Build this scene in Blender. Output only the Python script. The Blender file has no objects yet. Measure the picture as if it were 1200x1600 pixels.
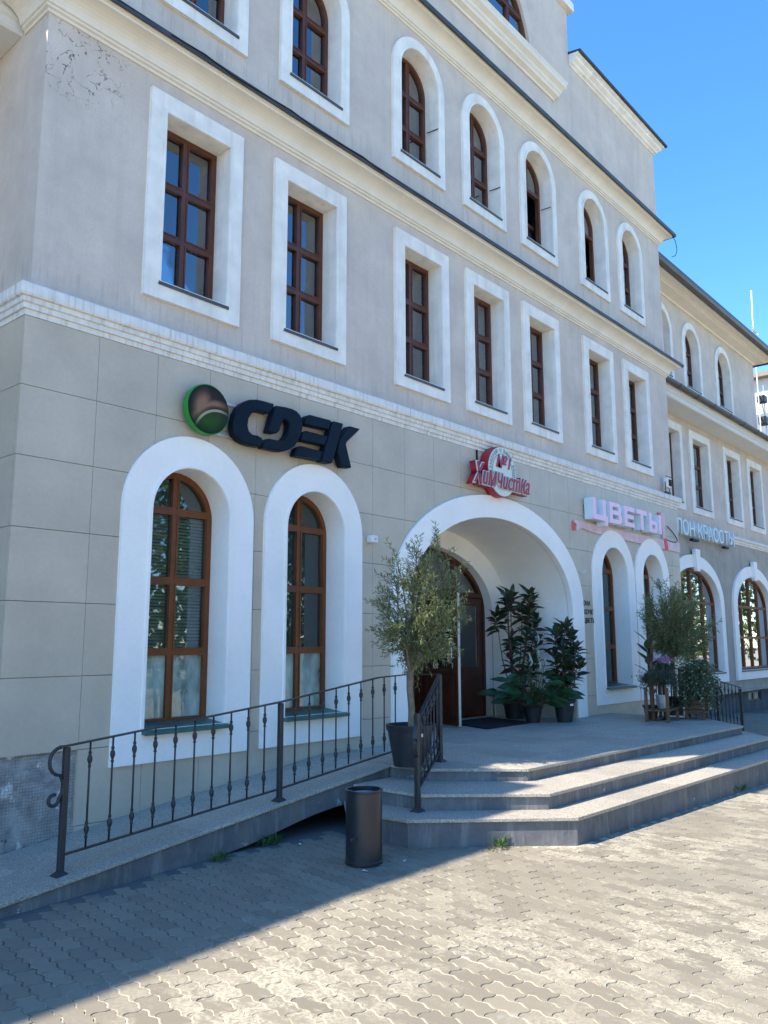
import bpy, bmesh, math, random
import numpy as np
from mathutils import Vector, Matrix
from mathutils.geometry import delaunay_2d_cdt
random.seed(7)
R = math.radians
PI = math.pi
D = bpy.data
SC = bpy.context.scene
COL = SC.collection

# ---------------------------------------------------------------- camera, world, sun, exposure
cam_d = D.cameras.new('camera'); cam = D.objects.new('camera', cam_d); COL.objects.link(cam)
yaw, pitch, roll = 0.857198303, 0.156384490, -0.00226012419
fw = Vector((math.sin(yaw)*math.cos(pitch), math.cos(yaw)*math.cos(pitch), math.sin(pitch)))
rt = Vector((math.cos(yaw), -math.sin(yaw), 0)); up = rt.cross(fw)
r2 = rt*math.cos(roll)+up*math.sin(roll); u2 = -rt*math.sin(roll)+up*math.cos(roll)
m = Matrix((r2, u2, -fw)).transposed().to_4x4(); m.translation = Vector((0, -6.7, 1.7))
cam.matrix_world = m
cam_d.sensor_fit = 'VERTICAL'; cam_d.sensor_height = 24; cam_d.lens = 24*1292.965/1600
cam_d.clip_start = 0.05; cam_d.clip_end = 3000
SC.camera = cam

S = Vector((-0.71, 0.288, 1.0)).normalized()          # towards the sun
w = D.worlds.new('World'); SC.world = w; w.use_nodes = True
nt = w.node_tree; nt.nodes.clear()
sky = nt.nodes.new('ShaderNodeTexSky'); sky.sky_type = 'NISHITA'; sky.sun_disc = False
sky.sun_elevation = math.asin(S.z); sky.sun_rotation = math.atan2(S.x, S.y)
sky.altitude = 1200; sky.air_density = 1.0; sky.dust_density = 0.0; sky.ozone_density = 4.5
bg = nt.nodes.new('ShaderNodeBackground'); bg.inputs['Strength'].default_value = 0.15
wo = nt.nodes.new('ShaderNodeOutputWorld')
hs = nt.nodes.new('ShaderNodeHueSaturation'); hs.inputs['Saturation'].default_value = 1.2
nt.links.new(sky.outputs[0], hs.inputs['Color']); nt.links.new(hs.outputs[0], bg.inputs[0]); nt.links.new(bg.outputs[0], wo.inputs[0])
sd = D.lights.new('sun', 'SUN'); sd.energy = 3.3; sd.angle = R(0.53); sd.color = (1.0, 0.91, 0.77)
sun = D.objects.new('sun', sd); COL.objects.link(sun); sun.location = (-20, 10, 30)
sun.rotation_euler = S.to_track_quat('Z', 'Y').to_euler()
vs = SC.view_settings
vs.view_transform = 'Standard'; vs.look = 'None'; vs.exposure = 1.62; vs.gamma = 1.0; vs.use_curve_mapping = False

# ---------------------------------------------------------------- materials
MATS = {}
class NB:
    def __init__(s, name):
        s.m = D.materials.new(name); s.m.use_nodes = True; s.t = s.m.node_tree
        s.b = s.t.nodes['Principled BSDF']; s.out = s.t.nodes['Material Output']
    def n(s, typ, **kw):
        o = s.t.nodes.new(typ)
        for k, v in kw.items():
            if k.startswith('i_'):
                o.inputs[k[2:].replace('_', ' ')].default_value = v
            else: setattr(o, k, v)
        return o
    def l(s, a, b): s.t.links.new(a, b)
    def noise(s, vec, scale, detail=3, rough=.55, stretch=None):
        if stretch:
            mp = s.n('ShaderNodeMapping'); mp.inputs['Scale'].default_value = stretch
            s.l(vec, mp.inputs['Vector']); vec = mp.outputs[0]
        o = s.n('ShaderNodeTexNoise'); o.inputs['Scale'].default_value = scale
        o.inputs['Detail'].default_value = detail; o.inputs['Roughness'].default_value = rough
        s.l(vec, o.inputs['Vector']); return o.outputs['Fac']
    def ramp(s, fac, a, b, c0=(0, 0, 0, 1), c1=(1, 1, 1, 1)):
        o = s.n('ShaderNodeValToRGB'); e = o.color_ramp.elements
        e[0].position = a; e[1].position = b; e[0].color = c0; e[1].color = c1
        s.l(fac, o.inputs[0]); return o.outputs[0]
    def math(s, op, a, b=None, clamp=False):
        o = s.n('ShaderNodeMath', operation=op, use_clamp=clamp)
        for i, v in enumerate((a, b)):
            if v is None: continue
            if isinstance(v, (int, float)): o.inputs[i].default_value = v
            else: s.l(v, o.inputs[i])
        return o.outputs[0]
    def mix(s, fac, a, b, mode='MIX'):
        o = s.n('ShaderNodeMix', data_type='RGBA', blend_type=mode)
        for i, v in ((0, fac), (6, a), (7, b)):
            if isinstance(v, (int, float)): o.inputs[i].default_value = v
            elif isinstance(v, tuple): o.inputs[i].default_value = v if len(v) == 4 else (*v, 1)
            else: s.l(v, o.inputs[i])
        return o.outputs[2]
    def pos(s): return s.n('ShaderNodeNewGeometry').outputs['Position']

def P(name, col, rough=.8, var=.12, scale=3, bump=.15, bscale=80, spec=.3, streak=0, metal=0, dirt=None, rnd=0, fine=0, sfreq=7):
    """general procedural material: base colour with soft variation, optional vertical streaks and dirt, fine relief"""
    if name in MATS: return MATS[name]
    b = NB(name); p = b.pos()
    n1 = b.noise(p, scale, 4)
    f = b.ramp(n1, .3, .7)
    dark = tuple(c*(1-var) for c in col); lite = tuple(min(1, c*(1+var*.6)) for c in col)
    c = b.mix(f, dark, lite)
    if fine:
        n4 = b.noise(p, scale*14, 2, .7)
        c = b.mix(b.ramp(n4, .35, .65), c, b.mix(1.0, c, (1-fine,)*3, 'MULTIPLY'))
    if streak:
        n2 = b.noise(p, sfreq, 3, .6, (1, 1, .07))
        f2 = b.ramp(n2, .50, .72)
        c = b.mix(b.math('MULTIPLY', f2, streak), c, dirt or tuple(x*.55 for x in col))
    if dirt and not streak:
        n3 = b.noise(p, scale*2.3, 6, .65)
        c = b.mix(b.ramp(n3, .55, .7), c, dirt)
    if rnd:
        g = b.n('ShaderNodeNewGeometry'); oi = b.n('ShaderNodeObjectInfo')
        r = b.math('FRACT', b.math('ADD', g.outputs['Random Per Island'], oi.outputs['Random']))
        k = b.math('MULTIPLY_ADD', r, rnd); k.node.inputs[2].default_value = 1-rnd/2
        hv = b.n('ShaderNodeHueSaturation'); b.l(k, hv.inputs['Value']); b.l(c, hv.inputs['Color']); c = hv.outputs[0]
    b.l(c, b.b.inputs['Base Color'])
    b.b.inputs['Roughness'].default_value = rough; b.b.inputs['Metallic'].default_value = metal
    b.b.inputs['Specular IOR Level'].default_value = spec
    if bump:
        bp = b.n('ShaderNodeBump'); bp.inputs['Strength'].default_value = bump; bp.inputs['Distance'].default_value = .01
        b.l(b.noise(p, bscale, 3), bp.inputs['Height']); b.l(bp.outputs[0], b.b.inputs['Normal'])
    MATS[name] = b.m
    return b.m

M_white = P('white_plaster', (.92, .885, .82), .75, .06, 1.5, .12, 60, fine=.03)
M_trim = P('cream_white_trim', (.80, .77, .70), .8, .12, 4, .15, 70, streak=.4, dirt=(.48, .45, .40))
M_soff = P('pale_soffit_paint', (.68, .67, .63), .8, .06, 2, .08, 50)
M_cornice = P('old_cream_cornice_paint', (.74, .68, .58), .8, .07, 3, .06, 60)
M_string = P('weathered_white_band', (.74, .72, .67), .8, .1, 6, .2, 60, streak=.6, dirt=(.36, .34, .31), sfreq=22)
M_panel = P('grey_beige_facade_panel', (.53, .455, .35), .42, .12, 1.6, .05, 120, spec=.4, rnd=.05, fine=.05)
M_panelback = P('dark_joint', (.36, .32, .27), .9, .1, 5, .1)
M_lowstucco = P('grey_green_stucco', (.39, .355, .30), .85, .15, 2.5, .3, 70, streak=.3)
M_woodlow = P('golden_brown_window_wood', (.17, .052, .013), .42, .25, 5, .05, 90, spec=.4)
M_wood = P('red_brown_window_wood', (.105, .036, .017), .42, .25, 5, .05, 90, spec=.4)
M_door = P('dark_red_brown_door_wood', (.085, .022, .010), .38, .3, 4, .08, 60, spec=.45)
M_black = P('black_forged_iron', (.028, .028, .030), .5, .2, 8, .2, 150, spec=.5)
M_flash = P('dark_roof_metal', (.045, .047, .05), .5, .3, 6, .2, 60, spec=.5)
M_gutter = P('brown_black_gutter', (.05, .045, .045), .45, .25, 5, .1, 60, spec=.5)
M_brick = P('broken_red_brick', (.30, .10, .06), .9, .35, 12, .5, 60)
M_green = P('green_sill_metal', (.035, .12, .10), .45, .15, 6, .05, 60, spec=.5)
M_dsill = P('dark_sill_metal', (.06, .065, .07), .5, .15, 6, .05, 60, spec=.5)
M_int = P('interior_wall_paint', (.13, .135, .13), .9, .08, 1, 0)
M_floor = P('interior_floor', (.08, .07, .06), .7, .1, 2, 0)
M_curt = P('pale_curtain_cloth', (.62, .63, .62), .9, .12, 9, .1, 30)
M_blind = P('pale_blind_slat', (.62, .68, .66), .6, .05, 3, 0)
M_pot = P('black_plastic_pot', (.022, .024, .028), .45, .25, 6, .05, 60, spec=.5, dirt=(.05, .05, .052))
M_soil = P('potting_soil', (.05, .035, .025), .95, .4, 25, .8, 40)
M_bark = P('olive_bark', (.22, .17, .12), .9, .3, 14, .6, 60)
M_stem = P('brown_plant_stem', (.12, .085, .05), .85, .3, 14, .3, 60)
M_mat = P('black_door_mat', (.018, .02, .022), .9, .3, 20, .5, 120)
M_zinc = P('zinc_bucket', (.42, .45, .47), .38, .15, 8, .05, 60, metal=.7)
M_crate = P('weathered_brown_wood', (.16, .085, .045), .75, .3, 9, .3, 60)
M_navy = P('dark_blue_sign_plastic', (.006, .012, .022), .5, .2, 3, 0, spec=.12)
M_sgreen = P('bright_green_sign_edge', (.02, .22, .03), .35, .1, 3, 0, spec=.5)
M_steel = P('pale_steel_bar', (.55, .55, .52), .4, .1, 8, 0, metal=.4)
M_red = P('crimson_sign_red', (.36, .012, .035), .4, .1, 5, 0, spec=.5)
M_ivory = P('pale_green_ivory_sign', (.62, .68, .60), .4, .05, 4, 0, spec=.5)
M_swhite = P('sign_white', (.78, .80, .78), .35, .04, 4, 0, spec=.5)
M_pink = P('pink_acrylic', (.90, .56, .66), .35, .05, 3, 0, spec=.5)
M_pside = P('pale_blue_white_letter_side', (.66, .76, .80), .4, .06, 6, 0, spec=.5)
M_strip = P('faded_pink_paint_board', (.72, .52, .54), .7, .14, 6, .2, 60, dirt=(.62, .42, .42))
M_sred = P('torn_red_film', (.72, .10, .09), .5, .2, 12, .1, 60)
M_cyan = P('pale_cyan_letter', (.66, .72, .68), .4, .05, 4, 0, spec=.5)
M_ink = P('black_lettering', (.012, .012, .012), .5, .05, 3, 0)
M_gink = P('dark_green_lettering', (.05, .10, .07), .5, .05, 3, 0)
M_plastic = P('white_plastic_box', (.70, .71, .70), .4, .05, 5, 0, spec=.5)
M_cable = P('black_cable', (.015, .015, .015), .6, .1, 3, 0)
M_bgw = P('sunlit_white_wall', (.62, .58, .52), .9, .05, 1, .1)
M_bgg = P('grey_block_wall', (.25, .26, .28), .9, .1, 1, .1)
M_bgroof = P('faded_brown_roof', (.30, .25, .20), .9, .2, 2, .2)
M_paper = P('paper_tag', (.75, .72, .60), .8, .05, 5, 0)
M_litter = P('white_litter', (.75, .75, .75), .8, .1, 20, 0)

# stucco of the upper walls: lavender grey, streaked, cracked near the left corner, grime under ledges
def mk_stucco():
    b = NB('lavender_grey_stucco'); p = b.pos()
    c = b.mix(b.ramp(b.noise(p, 1.3, 6, .68), .34, .66), (.53, .455, .385, 1), (.665, .575, .485, 1))
    c = b.mix(b.math('MULTIPLY', b.ramp(b.noise(p, 6, 4, .65, (1, 1, .06)), .50, .76), .34), c, (.41, .365, .32, 1))
    c = b.mix(b.math('MULTIPLY', b.ramp(b.noise(p, 40, 3, .7), .4, .65), .2), c, (.40, .37, .345, 1))
    c = b.mix(b.math('MULTIPLY', b.ramp(b.noise(p, 1.7, 6, .7), .58, .74), .45), c, (.66, .60, .55, 1))
    # cracks
    sx = b.n('ShaderNodeSeparateXYZ'); b.l(p, sx.inputs[0])
    wp = b.n('ShaderNodeMixRGB') if False else None
    nz = b.n('ShaderNodeTexNoise'); nz.inputs['Scale'].default_value = 5; nz.inputs['Detail'].default_value = 4
    b.l(p, nz.inputs['Vector'])
    mp = b.n('ShaderNodeVectorMath', operation='MULTIPLY_ADD'); b.l(nz.outputs['Color'], mp.inputs[0])
    mp.inputs[1].default_value = (.5, .5, .5); b.l(p, mp.inputs[2])
    vo = b.n('ShaderNodeTexVoronoi', feature='DISTANCE_TO_EDGE'); vo.inputs['Scale'].default_value = 5.5
    b.l(mp.outputs[0], vo.inputs['Vector'])
    crack = b.ramp(vo.outputs['Distance'], .010, .034, (1, 1, 1, 1), (0, 0, 0, 1))
    gap = b.ramp(b.noise(p, 9, 4, .7), .46, .54)
    ax = b.math('SUBTRACT', 4.0, sx.outputs['X'], True)
    az = b.math('MULTIPLY', b.math('SUBTRACT', sx.outputs['Z'], 6.55, False), 3.0, True)
    near = b.math('MULTIPLY', b.math('MULTIPLY', ax, 2.2, True), az, True)
    lowz = b.math('MULTIPLY', b.math('LESS_THAN', sx.outputs['Y'], .003), b.math('LESS_THAN', sx.outputs['Z'], 7.45))
    k = b.math('MULTIPLY', b.math('MULTIPLY', b.math('MULTIPLY', crack, gap), near), lowz)
    c = b.mix(k, c, (.07, .055, .05, 1))
    # dirt bands above the ledges and below the cornices
    for z0, wd, s in ((7.72, .35, .5), (4.72, .22, .35), (10.75, .3, .4)):
        d = b.math('SUBTRACT', 1.0, b.math('DIVIDE', b.math('ABSOLUTE', b.math('SUBTRACT', sx.outputs['Z'], z0)), wd), True)
        d = b.math('MULTIPLY', b.math('MULTIPLY', d, b.ramp(b.noise(p, 5, 5, .7), .35, .7)), s)
        c = b.mix(d, c, (.22, .205, .19, 1))
    drip = b.ramp(b.noise(p, 16, 3, .6, (1, 1, .05)), .52, .74)
    for z0, wd, s in ((4.92, .16, .55), (8.08, .20, .6)):
        d = b.math('SUBTRACT', 1.0, b.math('DIVIDE', b.math('ABSOLUTE', b.math('SUBTRACT', sx.outputs['Z'], z0)), wd), True)
        c = b.mix(b.math('MULTIPLY', b.math('MULTIPLY', d, drip), s), c, (.27, .25, .23, 1))
    b.l(c, b.b.inputs['Base Color']); b.b.inputs['Roughness'].default_value = .9
    b.b.inputs['Specular IOR Level'].default_value = .2
    bp = b.n('ShaderNodeBump'); bp.inputs['Strength'].default_value = .35; bp.inputs['Distance'].default_value = .012
    h = b.math('ADD', b.noise(p, 55, 4, .7), b.math('MULTIPLY', b.noise(p, 6, 3), 1.5))
    h = b.math('SUBTRACT', h, b.math('MULTIPLY', k, 2.0))
    b.l(h, bp.inputs['Height']); b.l(bp.outputs[0], b.b.inputs['Normal'])
    return b.m
M_stucco = mk_stucco()

def mk_glass(name, tint, refl, op=.0, opc=(.1, .15, .15), fm=2.2):
    b = NB(name); t = b.t; t.nodes.remove(b.b)
    tr = b.n('ShaderNodeBsdfTransparent'); tr.inputs[0].default_value = (*tint, 1)
    gl = b.n('ShaderNodeBsdfGlossy'); gl.inputs['Roughness'].default_value = .015; gl.inputs[0].default_value = (.95, .97, 1, 1)
    p = b.pos(); bp = b.n('ShaderNodeBump'); bp.inputs['Strength'].default_value = .06; bp.inputs['Distance'].default_value = .02
    b.l(b.noise(p, 2.2, 2), bp.inputs['Height']); b.l(bp.outputs[0], gl.inputs['Normal'])
    fr = b.n('ShaderNodeFresnel'); fr.inputs['IOR'].default_value = 1.5
    f = b.math('MULTIPLY_ADD', fr.outputs[0], fm, True); f.node.inputs[2].default_value = refl
    ms = b.n('ShaderNodeMixShader'); b.l(f, ms.inputs[0]); b.l(tr.outputs[0], ms.inputs[1]); b.l(gl.outputs[0], ms.inputs[2])
    last = ms.outputs[0]
    if op:
        df = b.n('ShaderNodeBsdfDiffuse'); df.inputs[0].default_value = (*opc, 1)
        m2 = b.n('ShaderNodeMixShader'); b.l(b.math('MULTIPLY', b.ramp(b.noise(p, 3, 4, .6, (1, 1, .4)), .3, .75), op), m2.inputs[0])
        b.l(last, m2.inputs[1]); b.l(df.outputs[0], m2.inputs[2]); last = m2.outputs[0]
    b.l(last, b.out.inputs['Surface'])
    return b.m
M_glass = mk_glass('window_glass', (.75, .82, .85), .10)
M_glow = mk_glass('dusty_ground_floor_glass', (.66, .74, .72), .02, .25, (.12, .16, .14), 1.5)
M_gfilm = mk_glass('film_backed_glass', (.5, .6, .56), .04, .95, (.58, .72, .64), 1.4)

def mk_leaf(name, top, under, rnd=.5, rough=.5, spot=None, trans=.25):
    b = NB(name); g = b.n('ShaderNodeNewGeometry')
    r = g.outputs['Random Per Island']
    c = b.mix(r, tuple(x*(1-rnd) for x in top), tuple(min(1, x*(1+rnd)) for x in top))
    if spot:
        c = b.mix(b.math('GREATER_THAN', b.math('FRACT', b.math('MULTIPLY', r, 7.31)), spot[1]), c, spot[0])
    c = b.mix(g.outputs['Backfacing'], c, under)
    b.l(c, b.b.inputs['Base Color']); b.b.inputs['Roughness'].default_value = rough
    b.b.inputs['Specular IOR Level'].default_value = .35
    tl = b.n('ShaderNodeBsdfTranslucent'); b.l(b.mix(.5, c, (.25, .35, .05, 1)), tl.inputs[0])
    ms = b.n('ShaderNodeMixShader'); ms.inputs[0].default_value = trans
    b.l(b.b.outputs[0], ms.inputs[1]); b.l(tl.outputs[0], ms.inputs[2]); b.l(ms.outputs[0], b.out.inputs['Surface'])
    return b.m
M_olive = mk_leaf('olive_leaf', (.115, .150, .050), (.22, .26, .15), .5, .45)
M_croton = mk_leaf('dark_croton_leaf', (.018, .035, .014), (.03, .04, .02), .4, .3, ((.065, .020, .013, 1), .70), .12)
M_lily = mk_leaf('lily_leaf', (.018, .065, .022), (.03, .09, .04), .35, .35, None, .2)
M_spathe = P('white_lily_spathe', (.72, .74, .66), .5, .05, 10, 0)
M_ivy = mk_leaf('ivy_leaf', (.075, .12, .07), (.1, .14, .08), .6, .5, ((.40, .44, .33, 1), .74))
M_bush = mk_leaf('small_dark_leaf', (.035, .055, .045), (.06, .08, .06), .5, .4, ((.10, .11, .11, 1), .85))
M_rub = mk_leaf('rubber_plant_leaf', (.02, .025, .018), (.045, .05, .03), .4, .3)
M_flow = mk_leaf('pink_flower', (.52, .12, .34), (.5, .15, .35), .4, .6, ((.75, .45, .62, 1), .7))
M_weed = mk_leaf('weed_leaf', (.06, .14, .03), (.08, .15, .05), .4, .6)
M_tree = mk_leaf('street_tree_leaf', (.075, .13, .03), (.09, .14, .04), .5, .6)

def mk_granite():
    b = NB('grey_granite_slab'); p = b.pos()
    c = b.mix(b.ramp(b.noise(p, 75, 3, .85), .40, .60), (.22, .19, .15, 1), (.55, .49, .39, 1))
    c = b.mix(b.math('MULTIPLY', b.ramp(b.noise(p, 2.2, 5, .65), .4, .7), .5), c, (.25, .235, .215, 1))
    g = b.n('ShaderNodeObjectInfo'); hv = b.n('ShaderNodeHueSaturation')
    k = b.math('MULTIPLY_ADD', g.outputs['Random'], .22); k.node.inputs[2].default_value = .88
    b.l(k, hv.inputs['Value']); b.l(c, hv.inputs['Color']); c = hv.outputs[0]
    b.l(c, b.b.inputs['Base Color']); b.b.inputs['Roughness'].default_value = .6
    bp = b.n('ShaderNodeBump'); bp.inputs['Strength'].default_value = .2; bp.inputs['Distance'].default_value = .004
    b.l(b.noise(p, 150, 2), bp.inputs['Height']); b.l(bp.outputs[0], b.b.inputs['Normal'])
    return b.m
M_gran = mk_granite()

def mk_riser():
    b = NB('peeling_blue_grey_paint'); p = b.pos()
    c = b.mix(b.ramp(b.noise(p, 3, 5, .65), .3, .7), (.085, .087, .092, 1), (.165, .163, .165, 1))
    f = b.ramp(b.noise(p, 9, 4, .75, (1, 1, .12)), .51, .68)
    c = b.mix(b.math('MULTIPLY', f, .55), c, (.30, .29, .26, 1))
    f = b.ramp(b.noise(p, 4, 4, .7, (1.2, 1.2, .25)), .56, .68)
    c = b.mix(b.math('MULTIPLY', f, .6), c, (.24, .19, .12, 1))
    f = b.ramp(b.noise(p, 7, 6, .7), .66, .69)
    c = b.mix(f, c, (.38, .39, .38, 1))
    b.l(c, b.b.inputs['Base Color']); b.b.inputs['Roughness'].default_value = .7
    bp = b.n('ShaderNodeBump'); bp.inputs['Strength'].default_value = .4; bp.inputs['Distance'].default_value = .01
    b.l(b.noise(p, 22, 5, .7), bp.inputs['Height']); b.l(bp.outputs[0], b.b.inputs['Normal'])
    return b.m
M_riser = mk_riser()

def mk_rough():
    b = NB('exposed_rough_mortar'); p = b.pos()
    c = b.mix(b.ramp(b.noise(p, 6, 6, .7), .35, .6), (.22, .21, .195, 1), (.42, .40, .37, 1))
    c = b.mix(b.ramp(b.noise(p, 4.5, 5, .6), .60, .64), c, (.66, .64, .60, 1))
    c = b.mix(b.ramp(b.noise(p, 5.5, 6, .7), .33, .37, (1, 1, 1, 1), (0, 0, 0, 1)), c, (.05, .048, .045, 1))
    br = b.n('ShaderNodeTexBrick', offset=0.0); br.inputs['Scale'].default_value = 16
    br.inputs['Mortar Size'].default_value = .04; br.inputs['Row Height'].default_value = .4; br.inputs['Brick Width'].default_value = .4
    sx = b.n('ShaderNodeSeparateXYZ'); b.l(p, sx.inputs[0]); cx = b.n('ShaderNodeCombineXYZ')
    b.l(sx.outputs['X'], cx.inputs[0]); b.l(sx.outputs['Z'], cx.inputs[1]); b.l(cx.outputs[0], br.inputs['Vector'])
    c = b.mix(b.math('MULTIPLY', br.outputs['Fac'], b.math('MULTIPLY', b.ramp(b.noise(p, 3.3, 3), .42, .55), .6)), c, (.16, .155, .145, 1))
    b.l(c, b.b.inputs['Base Color']); b.b.inputs['Roughness'].default_value = .95
    bp = b.n('ShaderNodeBump'); bp.inputs['Strength'].default_value = .9; bp.inputs['Distance'].default_value = .03
    b.l(b.math('SUBTRACT', b.noise(p, 14, 6, .7), b.math('MULTIPLY', br.outputs['Fac'], .2)), bp.inputs['Height']); b.l(bp.outputs[0], b.b.inputs['Normal'])
    return b.m
M_rough = mk_rough()

def mk_paver():
    b = NB('concrete_paver'); p = b.pos()
    g = b.n('ShaderNodeNewGeometry'); oi = b.n('ShaderNodeObjectInfo')
    r = b.math('FRACT', b.math('ADD', g.outputs['Random Per Island'], b.math('MULTIPLY', oi.outputs['Random'], 3.7)))
    c = b.mix(r, (.205, .180, .136, 1), (.27, .238, .178, 1))
    c = b.mix(b.math('MULTIPLY', b.ramp(b.noise(p, 120, 2, .8), .4, .6), .25), c, (.17, .155, .14, 1))
    big = b.ramp(b.noise(p, .75, 3, .5), .40, .60)
    fine = b.ramp(b.noise(p, 42, 5, .85), .44, .54)
    mid = b.ramp(b.math('ADD', b.noise(p, 8, 4, .7, (1, .45, 1)), b.math('MULTIPLY_ADD', r, .16)), .44, .56)
    for n_ in b.t.nodes:
        if n_.type == 'MATH' and n_.operation == 'MULTIPLY_ADD' and abs(n_.inputs[1].default_value-.16) < 1e-6: n_.inputs[2].default_value = -.08
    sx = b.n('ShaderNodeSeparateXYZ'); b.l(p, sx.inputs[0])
    # cement dust fades in with distance from the wall
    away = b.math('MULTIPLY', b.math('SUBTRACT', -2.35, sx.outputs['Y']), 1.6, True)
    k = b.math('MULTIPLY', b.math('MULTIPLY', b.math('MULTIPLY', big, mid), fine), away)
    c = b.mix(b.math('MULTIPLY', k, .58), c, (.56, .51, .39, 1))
    nw = b.math('MULTIPLY', b.ramp(b.noise(p, 3.1, 5, .7), .64, .74), .4)
    c = b.mix(nw, c, (.42, .43, .44, 1))
    dk = b.math('MULTIPLY', b.ramp(b.noise(p, .9, 4, .6), .60, .75), .25)
    c = b.mix(dk, c, (.15, .14, .13, 1))
    b.l(c, b.b.inputs['Base Color']); b.b.inputs['Roughness'].default_value = .85; b.b.inputs['Specular IOR Level'].default_value = .25
    bp = b.n('ShaderNodeBump'); bp.inputs['Strength'].default_value = .35; bp.inputs['Distance'].default_value = .005
    b.l(b.noise(p, 90, 4, .7), bp.inputs['Height']); b.l(bp.outputs[0], b.b.inputs['Normal'])
    return b.m
M_paver = mk_paver()
def mk_sand():
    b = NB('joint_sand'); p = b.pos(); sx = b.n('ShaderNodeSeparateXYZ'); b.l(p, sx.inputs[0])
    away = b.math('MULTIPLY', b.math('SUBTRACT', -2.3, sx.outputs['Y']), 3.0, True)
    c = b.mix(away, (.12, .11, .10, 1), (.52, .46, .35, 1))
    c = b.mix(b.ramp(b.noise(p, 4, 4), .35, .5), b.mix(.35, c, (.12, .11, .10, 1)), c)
    b.l(c, b.b.inputs['Base Color']); b.b.inputs['Roughness'].default_value = .95
    return b.m
M_sand = mk_sand()

def mk_logo():
    # a printed face: brown swoosh planet above, green glow below, in object space of the disc
    b = NB('round_logo_print'); tc = b.n('ShaderNodeTexCoord'); sx = b.n('ShaderNodeSeparateXYZ'); b.l(tc.outputs['Object'], sx.inputs[0])
    x, z = sx.outputs['X'], sx.outputs['Z']
    def dist(cx, cz, ax=1, az=1):
        a = b.math('MULTIPLY', b.math('SUBTRACT', x, cx), ax); d = b.math('MULTIPLY', b.math('SUBTRACT', z, cz), az)
        return b.math('SQRT', b.math('ADD', b.math('MULTIPLY', a, a), b.math('MULTIPLY', d, d)))
    rad = dist(0, 0)
    c = b.mix(b.ramp(z, 0, 1), (.03, .02, .02, 1), (.05, .03, .03, 1))
    sh = b.math('MULTIPLY_ADD', z, -5.0, True); sh.node.inputs[2].default_value = .15
    c = b.mix(sh, (.035, .022, .018, 1), (.022, .085, .008, 1))
    # light curved wedge
    d1 = dist(.13, -.30)
    body = b.math('MULTIPLY', b.ramp(d1, .32, .36), b.ramp(d1, .44, .60, (1, 1, 1, 1), (0, 0, 0, 1)))
    side = b.math('MAXIMUM', b.ramp(dist(-.09, .02, 1, .45), .05, .13, (1, 1, 1, 1), (0, 0, 0, 1)), b.ramp(b.math('ABSOLUTE', b.math('SUBTRACT', d1, .37)), .01, .05, (1, 1, 1, 1), (0, 0, 0, 1)))
    c = b.mix(b.math('MULTIPLY', b.math('MULTIPLY', body, side), .8), c, (.30, .16, .10, 1))
    ln = b.math('MULTIPLY', b.math('LESS_THAN', d1, .318), b.math('GREATER_THAN', d1, .292))
    c = b.mix(b.math('MULTIPLY', ln, .8), c, (.42, .36, .24, 1))
    c = b.mix(b.ramp(rad, .13, .25), c, (.010, .014, .008, 1))
    b.l(c, b.b.inputs['Base Color']); b.b.inputs['Roughness'].default_value = .5; b.b.inputs['Specular IOR Level'].default_value = .15
    return b.m
M_logo = mk_logo()
def mk_emit(name, col, st):
    b = NB(name); b.b.inputs['Base Color'].default_value = (*col, 1)
    b.b.inputs['Emission Color'].default_value = (*col, 1); b.b.inputs['Emission Strength'].default_value = st
    return b.m
M_lamp = mk_emit('lit_ceiling_lamp', (1, .78, .52), .9)

# ---------------------------------------------------------------- mesh helpers
def tag(o, label=None, cat=None, group=None, kind=None):
    if label: o['label'] = label
    if cat: o['category'] = cat
    if group: o['group'] = group
    if kind: o['kind'] = kind
    return o
def empty(name, loc=(0, 0, 0), label=None, cat=None, group=None, parent=None, rz=0):
    o = D.objects.new(name, None); COL.objects.link(o); o.location = loc; o.rotation_euler = (0, 0, rz)
    o.empty_display_size = .1
    if parent: o.parent = parent
    return tag(o, label, cat, group)
def pip(x, y, poly):
    c = False; n = len(poly); j = n-1
    for i in range(n):
        xi, yi = poly[i]; xj, yj = poly[j]
        if (yi > y) != (yj > y) and x < (xj-xi)*(y-yi)/(yj-yi)+xi: c = not c
        j = i
    return c
XZ = lambda u, v, w: (u, w, v)          # w = y
XY = lambda u, v, w: (u, v, w)          # w = z
YZ = lambda u, v, w: (w, u, v)          # w = x
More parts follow.
